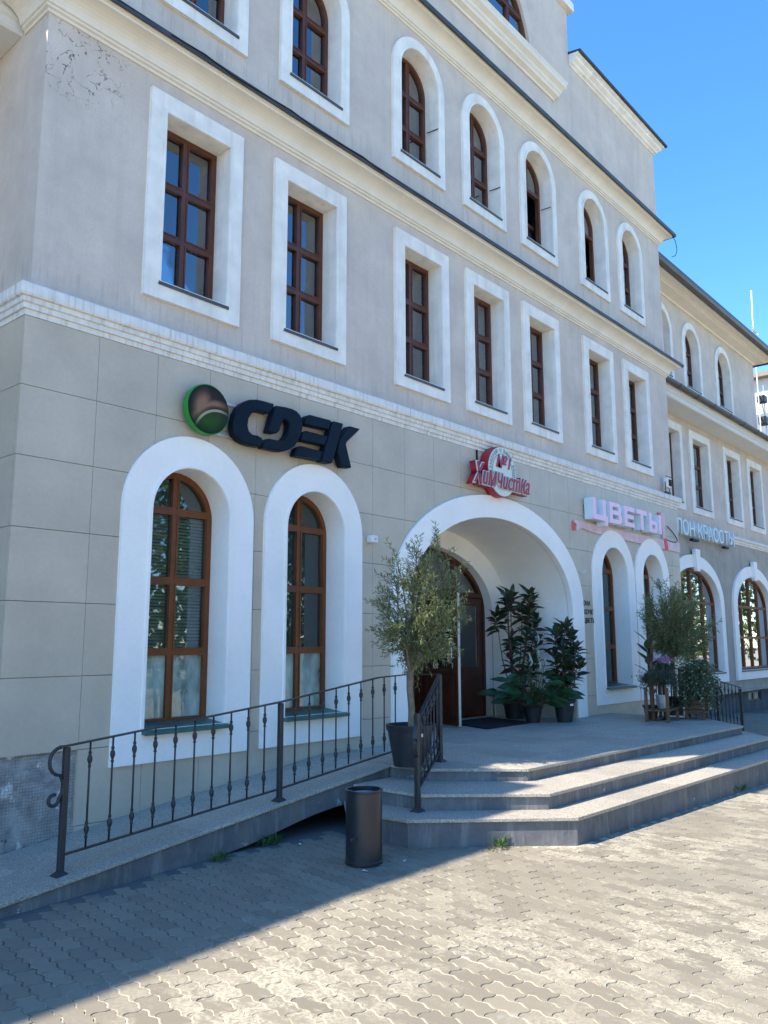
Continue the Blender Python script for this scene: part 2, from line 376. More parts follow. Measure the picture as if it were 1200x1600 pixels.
class MB:
    def __init__(s): s.v = []; s.f = []
    def add(s, vs_, fs_):
        k = len(s.v); s.v += [tuple(a) for a in vs_]; s.f += [tuple(i+k for i in f) for f in fs_]; return s
    def box(s, x0, x1, y0, y1, z0, z1):
        return s.add([(x0, y0, z0), (x1, y0, z0), (x1, y1, z0), (x0, y1, z0), (x0, y0, z1), (x1, y0, z1), (x1, y1, z1), (x0, y1, z1)],
                     [(0, 3, 2, 1), (4, 5, 6, 7), (0, 1, 5, 4), (1, 2, 6, 5), (2, 3, 7, 6), (3, 0, 4, 7)])
    def region(s, outers, holes, w0, w1, mp=XZ, inside=None, edges=True):
        """plate of the given outlines minus holes, between w0 and w1 (cut by a constrained triangulation)"""
        vs_, es = [], []
        for poly in list(outers)+list(holes)+([inside] if inside else []):
            k = len(vs_); n = len(poly); vs_ += [Vector(q) for q in poly]; es += [(k+i, k+(i+1) % n) for i in range(n)]
        V, E_, F, *_ = delaunay_2d_cdt(vs_, es, [], 0, 1e-5)
        keep = []
        for f in F:
            cx = sum(V[i][0] for i in f)/len(f); cy = sum(V[i][1] for i in f)/len(f)
            a = 0
            for i in range(len(f)):
                p_, q_ = V[f[i]], V[f[(i+1) % len(f)]]; a += p_[0]*q_[1]-q_[0]*p_[1]
            if abs(a) < 1e-8: continue
            if not any(pip(cx, cy, o) for o in outers): continue
            if any(pip(cx, cy, h) for h in holes): continue
            if inside and not pip(cx, cy, inside): continue
            keep.append(f if a > 0 else tuple(reversed(f)))
        if not keep: return s
        used = sorted({i for f in keep for i in f}); ix = {a: i for i, a in enumerate(used)}
        n = len(used)
        pts = [mp(V[i][0], V[i][1], w0) for i in used]+[mp(V[i][0], V[i][1], w1) for i in used]
        fs_ = [tuple(ix[i] for i in f) for f in keep]
        fs_ += [tuple(ix[i]+n for i in reversed(f)) for f in keep]
        cnt = {}
        for f in keep:
            for i in range(len(f)):
                e = (f[i], f[(i+1) % len(f)]); cnt[e] = 1
        for (a, b_) in cnt:
            if (b_, a) not in cnt: fs_.append((ix[b_], ix[a], ix[a]+n, ix[b_]+n))
        return s.add(pts, fs_)
    def tube(s, poly, w0, w1, mp=XZ):
        n = len(poly)
        return s.add([mp(*q, w0) for q in poly]+[mp(*q, w1) for q in poly], [(i, (i+1) % n, (i+1) % n+n, i+n) for i in range(n)])
    def rod(s, pts, r, n=6, cap=True, r1=None):
        pts = [Vector(p) for p in pts]; k = len(s.v); m_ = len(pts)
        prev = None
        for i, p in enumerate(pts):
            d = (pts[min(i+1, m_-1)]-pts[max(i-1, 0)]).normalized()
            a = prev if prev and abs(prev.dot(d)) < .99 else (Vector((0, 0, 1)) if abs(d.z) < .9 else Vector((1, 0, 0)))
            a = (a-d*a.dot(d)).normalized(); b_ = d.cross(a); prev = a
            rr = (r[i] if isinstance(r, (list, tuple)) else (r if r1 is None else r+(r1-r)*i/(m_-1)))
            for j in range(n):
                t = 2*PI*(j+.5)/n; s.v.append(tuple(p+(a*math.cos(t)+b_*math.sin(t))*rr))
        for i in range(m_-1):
            for j in range(n):
                a0 = k+i*n+j; a1 = k+i*n+(j+1) % n; s.f.append((a0, a1, a1+n, a0+n))
        if cap: s.f.append(tuple(k+j for j in reversed(range(n)))); s.f.append(tuple(k+(m_-1)*n+j for j in range(n)))
        return s
    def lathe(s, prof, c=(0, 0, 0), n=20, cap=True):
        k = len(s.v)
        for (r, z) in prof:
            for j in range(n):
                t = 2*PI*j/n; s.v.append((c[0]+r*math.cos(t), c[1]+r*math.sin(t), c[2]+z))
        for i in range(len(prof)-1):
            for j in range(n):
                a0 = k+i*n+j; a1 = k+i*n+(j+1) % n; s.f.append((a0, a1, a1+n, a0+n))
        if cap:
            s.f.append(tuple(k+j for j in reversed(range(n)))); s.f.append(tuple(k+(len(prof)-1)*n+j for j in range(n)))
        return s
    def sweep(s, prof, path):
        """profile of (out, z) swept along an open (x, y) path with mitred corners; 'out' is to the right of travel"""
        k = len(s.v); n = len(prof); P_ = [Vector(p) for p in path]
        for i, p in enumerate(P_):
            ds = []
            if i > 0: ds.append((P_[i]-P_[i-1]).normalized())
            if i < len(P_)-1: ds.append((P_[i+1]-P_[i]).normalized())
            ns = [Vector((d.y, -d.x)) for d in ds]
            nn = ns[0] if len(ns) == 1 else (ns[0]+ns[1])/(1+ns[0].dot(ns[1]))
            for (o, z) in prof: s.v.append((p.x+nn.x*o, p.y+nn.y*o, z))
        for i in range(len(P_)-1):
            for j in range(n-1):
                a0 = k+i*n+j; s.f.append((a0, a0+1, a0+1+n, a0+n))
            s.f.append((k+i*n+n-1, k+i*n, k+i*n+n, k+i*n+2*n-1))
        s.f.append(tuple(k+j for j in range(n))); s.f.append(tuple(k+(len(P_)-1)*n+j for j in reversed(range(n))))
        return s
    def mesh(s, name, recalc=False):
        me = D.meshes.new(name); me.from_pydata(s.v, [], s.f); me.update()
        if recalc:
            bm = bmesh.new(); bm.from_mesh(me); bmesh.ops.recalc_face_normals(bm, faces=bm.faces); bm.to_mesh(me); bm.free()
        return me
    def build(s, name, mat_, parent=None, loc=(0, 0, 0), rz=0, bevel=0, smooth=False, recalc=True, kind=None, label=None):
        me = s.mesh(name, recalc); me.materials.append(mat_)
        if smooth:
            me.polygons.foreach_set('use_smooth', [True]*len(me.polygons))
            try: me.set_sharp_from_angle(angle=R(38))
            except Exception: pass
        return link(name, me, parent, loc, rz, bevel, kind, label)
def link(name, me, parent=None, loc=(0, 0, 0), rz=0, bevel=0, kind=None, label=None):
    o = D.objects.new(name, me); COL.objects.link(o); o.location = loc; o.rotation_euler = (0, 0, rz)
    if parent: o.parent = parent
    if bevel:
        md = o.modifiers.new('bevel', 'BEVEL'); md.width = bevel; md.segments = 1; md.limit_method = 'ANGLE'; md.angle_limit = R(40)
    if kind: o['kind'] = kind
    if label: o['label'] = label
    return o
def rect(x0, x1, z0, z1): return [(x0, z0), (x1, z0), (x1, z1), (x0, z1)]
def arch(x0, x1, z0, top, spring=None, n=24, pw=2.0):
    cx = (x0+x1)/2; hw = (x1-x0)/2
    if spring is None: spring = top-hw
    pts = [(x0, z0), (x1, z0)]
    for i in range(n+1):
        t = PI*i/n; c_, s_ = math.cos(t), math.sin(t)
        pts.append((cx+hw*math.copysign(abs(c_)**(2/pw), c_), spring+(top-spring)*abs(s_)**(2/pw)))
    return pts
def shift(poly, d):
    """inset (d>0) of a counter-clockwise polygon"""
    out = []; n = len(poly)
    for i in range(n):
        p0, p1, p2 = (Vector(poly[i-1]), Vector(poly[i]), Vector(poly[(i+1) % n]))
        a = (p1-p0); b_ = (p2-p1)
        if a.length < 1e-6 or b_.length < 1e-6: out.append(tuple(p1)); continue
        a.normalize(); b_.normalize(); n1 = Vector((-a.y, a.x)); n2 = Vector((-b_.y, b_.x))
        q = p1+(n1+n2)*d/max(.3, 1+n1.dot(n2)); out.append(tuple(q))
    return out
def clip(poly, x0, x1, z0, z1):
    """Sutherland-Hodgman against a rectangle"""
    def cut(ps, ins, inter):
        o = []
        for i in range(len(ps)):
            a, b_ = ps[i-1], ps[i]
            if ins(b_):
                if not ins(a): o.append(inter(a, b_))
                o.append(b_)
            elif ins(a): o.append(inter(a, b_))
        return o
    def ix(v):
        return lambda a, b_: (v, a[1]+(b_[1]-a[1])*(v-a[0])/(b_[0]-a[0]))
    def iz(v):
        return lambda a, b_: (a[0]+(b_[0]-a[0])*(v-a[1])/(b_[1]-a[1]), v)
    for ins, it in ((lambda p: p[0] >= x0, ix(x0)), (lambda p: p[0] <= x1, ix(x1)), (lambda p: p[1] >= z0, iz(z0)), (lambda p: p[1] <= z1, iz(z1))):
        if not poly: return []
        poly = cut(poly, ins, it)
    o = []
    for p in poly:
        if not o or (abs(p[0]-o[-1][0])+abs(p[1]-o[-1][1])) > 1e-4: o.append(p)
    if len(o) > 1 and abs(o[0][0]-o[-1][0])+abs(o[0][1]-o[-1][1]) < 1e-4: o.pop()
    return o
def gz(x): return -.0128*max(0, x-6.5)-.035*min(2.0, max(0, 4.3-x))       # the forecourt falls gently to the right

# ---------------------------------------------------------------- ground
g = MB(); xs = [-400, -60, -10, 2.3, 4.3, 6.5, 12, 18, 24, 34, 60, 400]
for i in range(len(xs)-1):
    a, b_ = xs[i], xs[i+1]
    za, zb = gz(min(a, 60))-.005, gz(min(b_, 60))-.005
    g.add([(a, -400, za), (b_, -400, zb), (b_, 400, zb), (a, 400, za)], [(0, 1, 2, 3)])
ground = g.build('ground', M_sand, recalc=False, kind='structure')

# wavy interlocking pavers, rows running away from the wall
A_, PLn, PWd = .0115, .222, .111
def paver_outline(g_=.0035):
    pts = []
    def side(p, q, L_, per, amp, n):
        o = []
        d = Vector(q)-Vector(p); L = d.length; d.normalize(); nn = Vector((-d.y, d.x))
        for i in range(n):
            t = i/n; off = amp*math.sin(2*PI*t*per); o.append((p[0]+d.x*L*t+nn.x*off, p[1]+d.y*L*t+nn.y*off))
        return o
    h, w_ = PLn/2, PWd/2
    pts += side((-w_, -h), (w_, -h), 0, 1, A_*.8, 6)
    pts += side((w_, -h), (w_, h), 0, 2, A_, 10)
    pts += side((w_, h), (-w_, h), 0, 1, A_*.8, 6)[0:0]+[(w_-PWd*i/6, h+A_*.8*math.sin(2*PI*(1-i/6))*1) for i in range(6)]
    pts += [(-w_-A_*math.sin(2*PI*2*(1-i/10))*1, h-PLn*i/10) for i in range(10)]
    return pts
raw = paver_outline()
# keep opposite sides parallel: shrink about the centre for the joint
out0 = [(x*(1-.007/PWd), y*(1-.0035/PLn)) for x, y in raw]
out1 = [(x*(1-.012/PWd), y*(1-.008/PLn)) for x, y in raw]
npv = len(raw)
pv = [(x, y, -.008) for x, y in out0]+[(x, y, 0) for x, y in out1]
pf = [tuple(npv+i for i in range(npv))]+[(i, (i+1) % npv, (i+1) % npv+npv, i+npv) for i in range(npv)]
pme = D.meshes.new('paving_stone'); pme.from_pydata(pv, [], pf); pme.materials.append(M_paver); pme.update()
PA = np.array(pv)
def in_front(x, y):
    v = Vector((x, y, 0))-cam.matrix_world.translation
    k = v.dot(fw)
    if k < .5: return None
    u = 600+1293*v.dot(r2)/k; t = 800-1293*v.dot(u2)/k
    return u, t, k
poly_steps = [(5.66, -1.0), (5.66, -2.08), (6.66, -3.10), (12.75, -3.28), (14.3, -1.9), (14.4, -1.0)]
near, far = [], []
rng = random.Random(3)
th = R(-7.5)
ct, st = math.cos(th), math.sin(th)
for i in range(-66, 285):
    for j in range(-65, 55):
        lx = i*PWd; ly = j*PLn+(i % 2)*PLn/2
        x = 2+lx*ct-ly*st; y = -4+lx*st+ly*ct
        if not (-2 < x < 24 and -9 < y < 1.2): continue
        if y > -1.2 and x < 17.2: continue
        if pip(x, y, poly_steps): continue
        q = in_front(x, y)
        ang = th+rng.gauss(0, .006)
        z = gz(x)+rng.gauss(0, .0010)
        tx, ty = rng.gauss(0, .006), rng.gauss(0, .006)
        it = (x, y, z, ang, tx, ty)
        vis = q and 0 < q[0] < 1200 and 0 < q[1] < 1600
        if vis: near.append((q[2], it))
        else: far.append(it)
near.sort(key=lambda a: a[0])
for k, it in near[300:]: far.append(it)
for k, (x, y, z, ang, tx, ty) in near[:300]:
    o = D.objects.new('paving_stone', pme); COL.objects.link(o); o.parent = ground
    o.location = (x, y, z); o.rotation_euler = (tx, ty, ang)
FA = np.array(far); nF = len(far)
ca, sa = np.cos(FA[:, 3])[:, None], np.sin(FA[:, 3])[:, None]
X0, Y0, Z0 = PA[:, 0][None], PA[:, 1][None], PA[:, 2][None]
VX = FA[:, 0:1]+X0*ca-Y0*sa; VY = FA[:, 1:2]+X0*sa+Y0*ca; VZ = FA[:, 2:3]+Z0+Y0*FA[:, 4:5]-X0*FA[:, 5:6]
V = np.stack([VX, VY, VZ], -1).reshape(-1, 3)
npt = len(PA); me = D.meshes.new('paving_stone_field')
loops = []; starts = []; tot = []; c0 = 0
bf = [np.array(f) for f in pf]
one = np.concatenate(bf); lens = np.array([len(f) for f in bf])
allv = (one[None, :]+(np.arange(nF)*npt)[:, None]).reshape(-1)
ls = np.tile(lens, nF); stt = np.concatenate([[0], np.cumsum(ls)[:-1]])
me.vertices.add(len(V)); me.vertices.foreach_set('co', V.astype(np.float32).ravel())
me.loops.add(len(allv)); me.loops.foreach_set('vertex_index', allv.astype(np.int32))
me.polygons.add(len(ls)); me.polygons.foreach_set('loop_start', stt.astype(np.int32)); me.polygons.foreach_set('loop_total', ls.astype(np.int32))
me.update(calc_edges=True); me.validate(); me.polygons.foreach_set('use_smooth', [False]*len(me.polygons)); me.materials.append(M_paver)
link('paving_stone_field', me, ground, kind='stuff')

# ---------------------------------------------------------------- the building
B = empty('corner_building', (0, 0, 0), 'three storey grey stucco building with white framed windows and an arched entrance', 'building')

MAINW2 = [(4.17, 5.34), (5.81, 6.99), (7.94, 9.13), (9.56, 10.74), (11.15, 12.34), (13.22, 14.44), (14.88, 16.09)]
MAINW3 = [(4.19, 5.36), (5.86, 7.03), (7.91, 9.08), (9.55, 10.72), (11.20, 12.40), (13.27, 14.45), (14.92, 16.08)]
GFW = [(4.03, 5.56), (5.72, 7.24), (13.15, 14.82), (14.87, 16.46)]
WINGW2 = [(19.2, 20.66), (21.16, 22.66), (23.71, 25.15), (25.76, 27.2), (28.3, 29.7), (30.6, 32.0)]
WINGW3 = [(19.05, 20.40), (21.08, 22.42), (23.53, 24.92)]
WINGA = [(19.05, 22.95), (23.68, 27.42), (28.3, 32.1)]
ARC_O = arch(7.79, 12.75, .40, 3.83, 2.27, 32)
ARC_I = arch(8.16, 12.37, .40, 3.50, 2.22, 32)
DOOR = arch(8.6, 11.9, .40, 3.20, 2.20, 28)

def bars_to_panes(opening, cols, rows, fr, mull):
    """split an opening into pane outlines by vertical and horizontal bars"""
    inner = shift(opening, fr); x0 = min(p[0] for p in inner); x1 = max(p[0] for p in inner)
    z0 = min(p[1] for p in inner); z1 = max(p[1] for p in inner)
    xs_ = [x0]+[x0+(x1-x0)*c for c in cols]+[x1]; zs_ = [z0]+[z0+(z1-z0)*r for r in rows]+[z1]
    out = []
    for a in range(len(xs_)-1):
        for c in range(len(zs_)-1):
            q = clip(inner, xs_[a]+(mull/2 if a else 0), xs_[a+1]-(mull/2 if a < len(xs_)-2 else 0), zs_[c]+(mull/2 if c else 0), zs_[c+1]-(mull/2 if c < len(zs_)-2 else 0))
            if len(q) >= 3: out.append((q, a, c))
    return out

def window(outer, opening, y0, yf, cols, rows, wood, white, glass, sill, fr=.065, mull=.06, proud=.045, blind=False, curtain=None, open_sash=None, film=None, sillout=.09, label=None, bead=True):
    """one window: plaster surround with its reveal, then frame, panes, sill and what hangs behind"""
    mb = MB().region([outer], [opening], y0-proud, y0+.004)
    mb.tube(opening, y0+.004, yf+.05)
    if bead:
        b2 = shift(opening, -.035); mb.region([b2], [shift(opening, -.004)], y0-proud-.012, y0-proud+.002)
    wi = mb.build('window', white, B, recalc=False, bevel=0, label=label)
    panes = bars_to_panes(opening, cols, rows, fr, mull)
    skip = set(open_sash or [])
    fm = MB()
    if open_sash:
        # the lower opening stays empty; the sash stands tilted inwards
        x0 = min(p[0] for p in opening)+fr; x1 = max(p[0] for p in opening)-fr
        low = [q for q, a, c in panes if c in skip]
        zb = min(p[1] for q in low for p in q); zt = max(p[1] for q in low for p in q)
        holes = [q for q, a, c in panes if c not in skip]+[rect(x0, x1, zb, zt)]
        fm.region([opening], holes, yf, yf+.07)
        sb = MB().region([rect(x0+.004, x1-.004, 0, zt-zb-.01)], [[(p[0], p[1]-zb) for p in q] for q in low], -.025, .03)
        so = sb.build('sash', wood, wi, (0, yf+.05, zb)); so.rotation_euler = (R(-9), 0, 0)
        for q in low:
            g_ = MB().region([[(p[0], p[1]-zb) for p in q]], [], 0, .004).build('pane', glass, wi, (0, yf+.05, zb)); g_.rotation_euler = (R(-9), 0, 0)
    else:
        fm.region([opening], [q for q, a, c in panes], yf, yf+.07)
        # raised inner sash profile round the lower lights
        low = [q for q, a, c in panes]
        for q in low:
            fm.region([shift(q, -.012)], [shift(q, .004)], yf-.008, yf+.01)
    fm.build('frame', wood, wi)
    for q, a, c in panes:
        if open_sash and c in skip: continue
        gm = film if (film and c == 0) else glass
        MB().region([shift(q, -.006)], [], yf+.034, yf+.040).build('pane', gm, wi)
    x0 = min(p[0] for p in opening); x1 = max(p[0] for p in opening); z0 = min(p[1] for p in opening); z1 = max(p[1] for p in opening)
    if sill:
        sm = MB(); e = sillout
        sm.add([(x0-.03, y0-e, z0-.012), (x1+.03, y0-e, z0-.012), (x1+.03, yf+.01, z0+.035), (x0-.03, yf+.01, z0+.035),
                (x0-.03, y0-e, z0-.045), (x1+.03, y0-e, z0-.045), (x1+.03, yf+.01, z0+.010), (x0-.03, yf+.01, z0+.010)],
               [(0, 1, 2, 3), (7, 6, 5, 4), (4, 5, 1, 0), (5, 6, 2, 1), (6, 7, 3, 2), (7, 4, 0, 3)])
        sm.build('sill', sill, wi)
    if blind:
        zb0, zb1 = blind
        bm_ = MB(); z = zb0
        while z < zb1:
            bm_.add([(x0+.03, yf+.09, z), (x1-.03, yf+.09, z), (x1-.03, yf+.105, z+.024), (x0+.03, yf+.105, z+.024)], [(0, 1, 2, 3)]); z += .033
        bm_.build('blind', M_blind, wi, recalc=False)
    if curtain:
        for (a, b2) in curtain:
            cm = MB(); n = 18; xa, xb = x0+(x1-x0)*a, x0+(x1-x0)*b2; pts = []
            for i in range(n+1):
                x = xa+(xb-xa)*i/n; pts.append((x, yf+.16+.02*math.sin(i*1.9)))
            cm.add([(x, y, z0+.02) for x, y in pts]+[(x, y, z1-.02) for x, y in pts], [(i, i+1, i+n+2, i+n+1) for i in range(n)])
            cm.build('curtain', M_curt, wi, recalc=False, smooth=True)
    return wi

holes_low, holes_up = [], []
rw = random.Random(5)
# ground floor windows of the main block
for i, (a, b_) in enumerate(GFW):
    top = 3.70; o = arch(a, b_, .64, top, top-(b_-a)/2)
    ia, ib = a+.315, b_-.315
    op = arch(ia, ib, .93, 3.385, 3.385-(ib-ia)/2)
    holes_low.append(shift(op, -.02))
    H_ = 3.385-.93-.13
    window(o, op, -.055, .20, [.5], [(1.62-.995)/H_, (2.30-.995)/H_, (2.985-.995)/H_], M_woodlow, M_white, M_glow, M_green, fr=.058, mull=.066,
           proud=.035, blind=(1.66, 2.95) if i < 2 else None, film=M_gfilm if i < 2 else None, curtain=[(.02, .98)] if i >= 2 else None, sillout=.11)
# first floor windows
for i, (a, b_) in enumerate(MAINW2):
    o = rect(a, b_, 5.02, 7.21); op = rect(a+.185, b_-.185, 5.205, 7.0)
    holes_up.append(shift(op, -.02))
    cu = [[(.62, .98)], [(.64, .98)], [(.3, .98)], [(.1, .98)], [(.35, .98)], [(.5, .98)], [(.2, .98)]][i]
    window(o, op, 0, .19, [.5], [.335, .665], M_wood, M_trim, M_glass, M_dsill, fr=.06, mull=.07, curtain=cu, sillout=.06)
# second floor windows
for i, (a, b_) in enumerate(MAINW3):
    o = arch(a, b_, 8.22, 10.28); op = arch(a+.165, b_-.165, 8.40, 10.115)
    holes_up.append(shift(op, -.02))
    window(o, op, 0, .19, [.5], [.33, .67], M_wood, M_trim, M_glass, M_dsill, fr=.055, mull=.065,
           curtain=[(.4, .98)] if i not in (4, 5) else None, open_sash=(0, 1) if i in (4, 5) else None, sillout=.06)
# gable window
gop = arch(8.50, 11.74, 11.92, 13.54)
holes_up.append(shift(gop, -.02))
window(arch(8.42, 11.82, 11.905, 13.62), gop, 0, .05, [.2, .4, .6, .8], [.45], M_wood, M_stucco, M_glass, M_green, fr=.06, mull=.07, proud=.006, bead=False, sillout=.16)
# main front wall
up_poly = [(3.1, 4.45), (17.1, 4.45), (17.1, 12.62), (13.17, 12.62), (13.17, 15.2), (10.12, 16.6), (7.07, 15.2), (7.07, 12.62), (3.1, 12.62)]
MB().region([up_poly], holes_up, 0, .18).build('wall', M_stucco, B, recalc=False)
MB().region([rect(3.1, 17.1, -.6, 4.449)], holes_low+[shift(ARC_I, -.02)], 0, .18).build('wall', M_panelback, B, recalc=False, label='wall behind the facade panels')
# side returns
MB().box(3.1, 3.3, .181, 9, 4.45, 12.62).build('wall', M_stucco, B)
MB().box(3.1, 3.3, .181, 9, -.6, 4.449).build('wall', M_panelback, B)
MB().box(16.9, 17.1, .181, 9, -.6, 12.62).build('wall', M_stucco, B)
MB().box(3.101, 17.099, 9, 9.2, -.6, 12.62).build('wall', M_stucco, B)
for z in (.30, 4.35, 7.45, 10.5, 12.45):
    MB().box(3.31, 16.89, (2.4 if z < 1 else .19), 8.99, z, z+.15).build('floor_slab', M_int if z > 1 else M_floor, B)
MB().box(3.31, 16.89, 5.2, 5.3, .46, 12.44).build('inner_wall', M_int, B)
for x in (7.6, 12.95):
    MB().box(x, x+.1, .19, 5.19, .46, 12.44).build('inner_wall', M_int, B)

# facade panels, each its own piece
PXS = [3.045]+[3.74+.62*i for i in range(22)]
PXS = [x for x in PXS if x < 17.0]+[17.155]
PZS = [.20, .815, 1.425, 2.04, 2.645, 3.245, 3.845, 4.449]
block = [shift(ARC_O, .03)]+[shift(arch(a, b_, .66, 3.70, 3.70-(b_-a)/2), .03) for a, b_ in GFW]
def ramp_z(x): return min(.49, max(-.02, .12*(x-2.45)))
for i in range(len(PXS)-1):
    for j in range(-1, len(PZS)-1):
        xa, xb = PXS[i]+.002, PXS[i+1]-.002
        z0_ = PZS[j]+.0025 if j >= 0 else -.45; z1_ = PZS[j+1]-.0025
        if i == 0 and j <= 0: continue
        if j == -1 and xa > 4.9 and xb < 16.7: continue
        cell = rect(xa, xb, z0_, z1_)
        hs = [h for h in block if not (max(p[0] for p in h) < xa or min(p[0] for p in h) > xb)]
        if any(all(pip(px, pz, h) for px, pz in cell) for h in hs): continue
        mb = MB().region([cell], hs, -.055, -.012)
        if mb.v: mb.build('facade_panel', M_panel, B, recalc=False)
for a, b_ in ((-.012, .55), (.555, 1.09)):
    for j in range(len(PZS)-1):
        MB().box(3.045, 3.085, a+.0025, b_-.0025, PZS[j]+.0025, PZS[j+1]-.0025).build('facade_panel', M_panel, B)
# bare mortar where the corner panel has come off
mb = MB(); rr = random.Random(9)
nx, nz = 14, 18
pts = []
for k in range(nz+1):
    for i in range(nx+1):
        pts.append((3.085+.655*i/nx, -.016-.014*rr.random()-(.02 if rr.random() < .12 else 0), -.1+.915*k/nz))
mb.add(pts, [(k*(nx+1)+i, k*(nx+1)+i+1, (k+1)*(nx+1)+i+1, (k+1)*(nx+1)+i) for k in range(nz) for i in range(nx)])
mb.build('bare_mortar_patch', M_rough, B, recalc=False, smooth=True)
MB().box(3.062, 3.084, -.03, 1.09, -.4, .2).build('bare_mortar_patch', M_rough, B)

# entrance: white arch ring, vaulted niche, inner wall, plinth
MB().region([ARC_O], [ARC_I], -.095, .004).build('arch_surround', M_white, B, recalc=False, bevel=.006)
MB().tube(ARC_I, .004, 1.18).region([ARC_I], [DOOR], 1.18, 1.19).tube(DOOR, 1.18, 1.42).build('entrance_niche', M_white, B, recalc=False, smooth=True)
for q in ((8.14, 8.185, -.11, 1.19), (12.345, 12.39, -.11, 1.19), (8.186, 8.6, 1.15, 1.20), (11.9, 12.344, 1.15, 1.20), (8.56, 8.62, 1.201, 1.36), (11.88, 11.94, 1.201, 1.36)):
    MB().box(*q, .491, .92).build('niche_plinth', M_panel, B)
for i in range(38):
    xa = 12.74+i*.116
    if xa > 16.9: break
    if any(a-.0 < xa+.05 < b_ for a, b_ in ((99, 99),)): continue
    MB().box(xa, xa+.112, -.062, -.056, .485, .64).build('plinth_tile', M_panel, B)

# entrance door
dfr = MB()
dpan = []
leafs = [(8.66, 9.36), (9.42, 10.12), (10.18, 11.02), (11.08, 11.84)]
inner = shift(DOOR, .07)
tr = [clip(inner, a, b_, 2.52, 4) for a, b_ in leafs]
tr = [t for t in tr if len(t) > 2]
lowh = [rect(a, b_, .50, 2.44) for a, b_ in leafs]
dfr.region([DOOR], tr+lowh, 1.33, 1.42)
door = dfr.build('entrance_door', M_door, B)
for t in tr: MB().region([shift(t, -.006)], [], 1.370, 1.378).build('pane', M_glass, door)
def leaf(x0, x1, parent, loc=(0, 0, 0), rz=0):
    w_ = x1-x0
    f = MB().region([rect(0, w_, .01, 1.93)], [rect(.11, w_-.11, .80, 1.80)], -.025, .025)
    for (a, b_) in ((.13, .40), (.44, .70)):
        pass
    f.region([rect(.10, w_-.10, .14, .70)], [rect(.135, w_-.135, .175, .665)], -.034, -.026)
    f.region([rect(.16, w_-.16, .20, .64)], [], -.032, -.026)
    o = f.build('door_leaf', M_door, parent, (x0+loc[0], loc[1], .50), rz=rz, bevel=.003)
    p_ = MB().region([rect(.105, w_-.105, .795, 1.805)], [], -.004, .004).build('pane', M_glass, parent, (x0+loc[0], loc[1], .50), rz=rz)
    return o
for k in (0, 1, 3): leaf(leafs[k][0], leafs[k][1], door, (0, 1.375, 0))
leaf(0, .90, door, (10.18, 1.32, 0), R(-107))
hd = Vector((math.cos(R(-107)), math.sin(R(-107)), 0))
# metal edge strip and handle of the open leaf
MB().box(.900, .905, -.014, .026, .01, 1.93).build('edge_strip', M_steel, door, (10.18, 1.32, .50), rz=R(-107))
hb = MB().rod([(.82, -.026, .98), (.82, -.07, .98), (.82, -.07, 1.16), (.82, -.026, 1.16)], .010)
hb.build('handle', M_steel, door, (10.18, 1.32, .50), rz=R(-107))
MB().box(8.7, 11.8, 3.6, 3.65, .46, 4.3).build('inner_wall', M_int, B)

# cornices and string course
def band(name, prof, path, mat_, label=None):
    return MB().sweep(prof, path).build(name, mat_, B, bevel=0, recalc=True, label=label)
path_main = [(3.1, 1.09), (3.1, 0), (17.1, 0), (17.1, 1.09)]
band('string_course', [(-.05, 4.45), (.062, 4.45), (.062, 4.50), (.085, 4.50), (.085, 4.545), (.105, 4.552), (.105, 4.595), (.13, 4.60), (.14, 4.62), (.14, 4.70), (.125, 4.715), (-.05, 4.74)], path_main, M_string)
path_corn = [(3.1, .44), (3.1, 0), (17.1, 0), (17.1, 1.09)]
def cove(z0, z1, d, k=.18):
    pr = [(-.05, z0), (.02, z0), (.02, z0+.03), (.045, z0+.035), (.045, z0+.06), (.065, z0+.065)]
    n = 7; a0, a1 = .065, d-.03; b0, b1 = z0+.065, z1-.075
    for i in range(1, n+1):
        t = i/n*PI/2; pr.append((a0+(a1-a0)*(1-math.cos(t)), b0+(b1-b0)*math.sin(t)))
    pr += [(d-.03, z1-.05), (d-.008, z1-.045), (d-.008, z1-.02), (d, z1-.015), (d, z1), (-.05, z1+.05)]
    return pr
band('cornice', cove(7.37, 7.655, .275), path_corn, M_cornice, 'lower cream cornice')
band('roof_flashing', [(-.02, 7.712), (.275, 7.660), (.278, 7.620), (.300, 7.618), (.302, 7.668), (.285, 7.685), (-.02, 7.735)], path_corn, M_flash)
path_all = [(3.1, 8.9), (3.1, 0), (17.1, 0), (17.1, 8.9)]
band('cornice', cove(10.42, 10.70, .26), path_all, M_cornice, 'upper cream cornice')
band('roof_flashing', [(-.02, 10.757), (.262, 10.702), (.266, 10.655), (.30, 10.650), (.31, 10.71), (.29, 10.735), (-.02, 10.79)], path_all, M_flash)
# attic eaves right and left of the gable
for pth in ([(13.19, 0), (17.1, 0), (17.1, 8.9)], [(3.1, 8.9), (3.1, 0), (7.05, 0)]):
    band('attic_cornice', [(-.03, 12.62), (.02, 12.62), (.02, 12.65), (.07, 12.67), (.08, 12.70), (.14, 12.74), (.15, 12.78), (.2, 12.80), (.2, 12.84), (-.03, 12.87)], pth, M_trim)
    band('roof_flashing', [(-.25, 12.872), (-.03, 12.872), (.20, 12.842), (.25, 12.83), (.25, 12.875), (-.03, 12.93), (-.25, 12.98)], pth, M_flash)
rb = random.Random(4)
for i in range(6):
    MB().box(13.20+i*.12, 13.30+i*.12, -.17+rb.random()*.03, -.03, 12.80, 12.842).build('brick', M_brick, B)
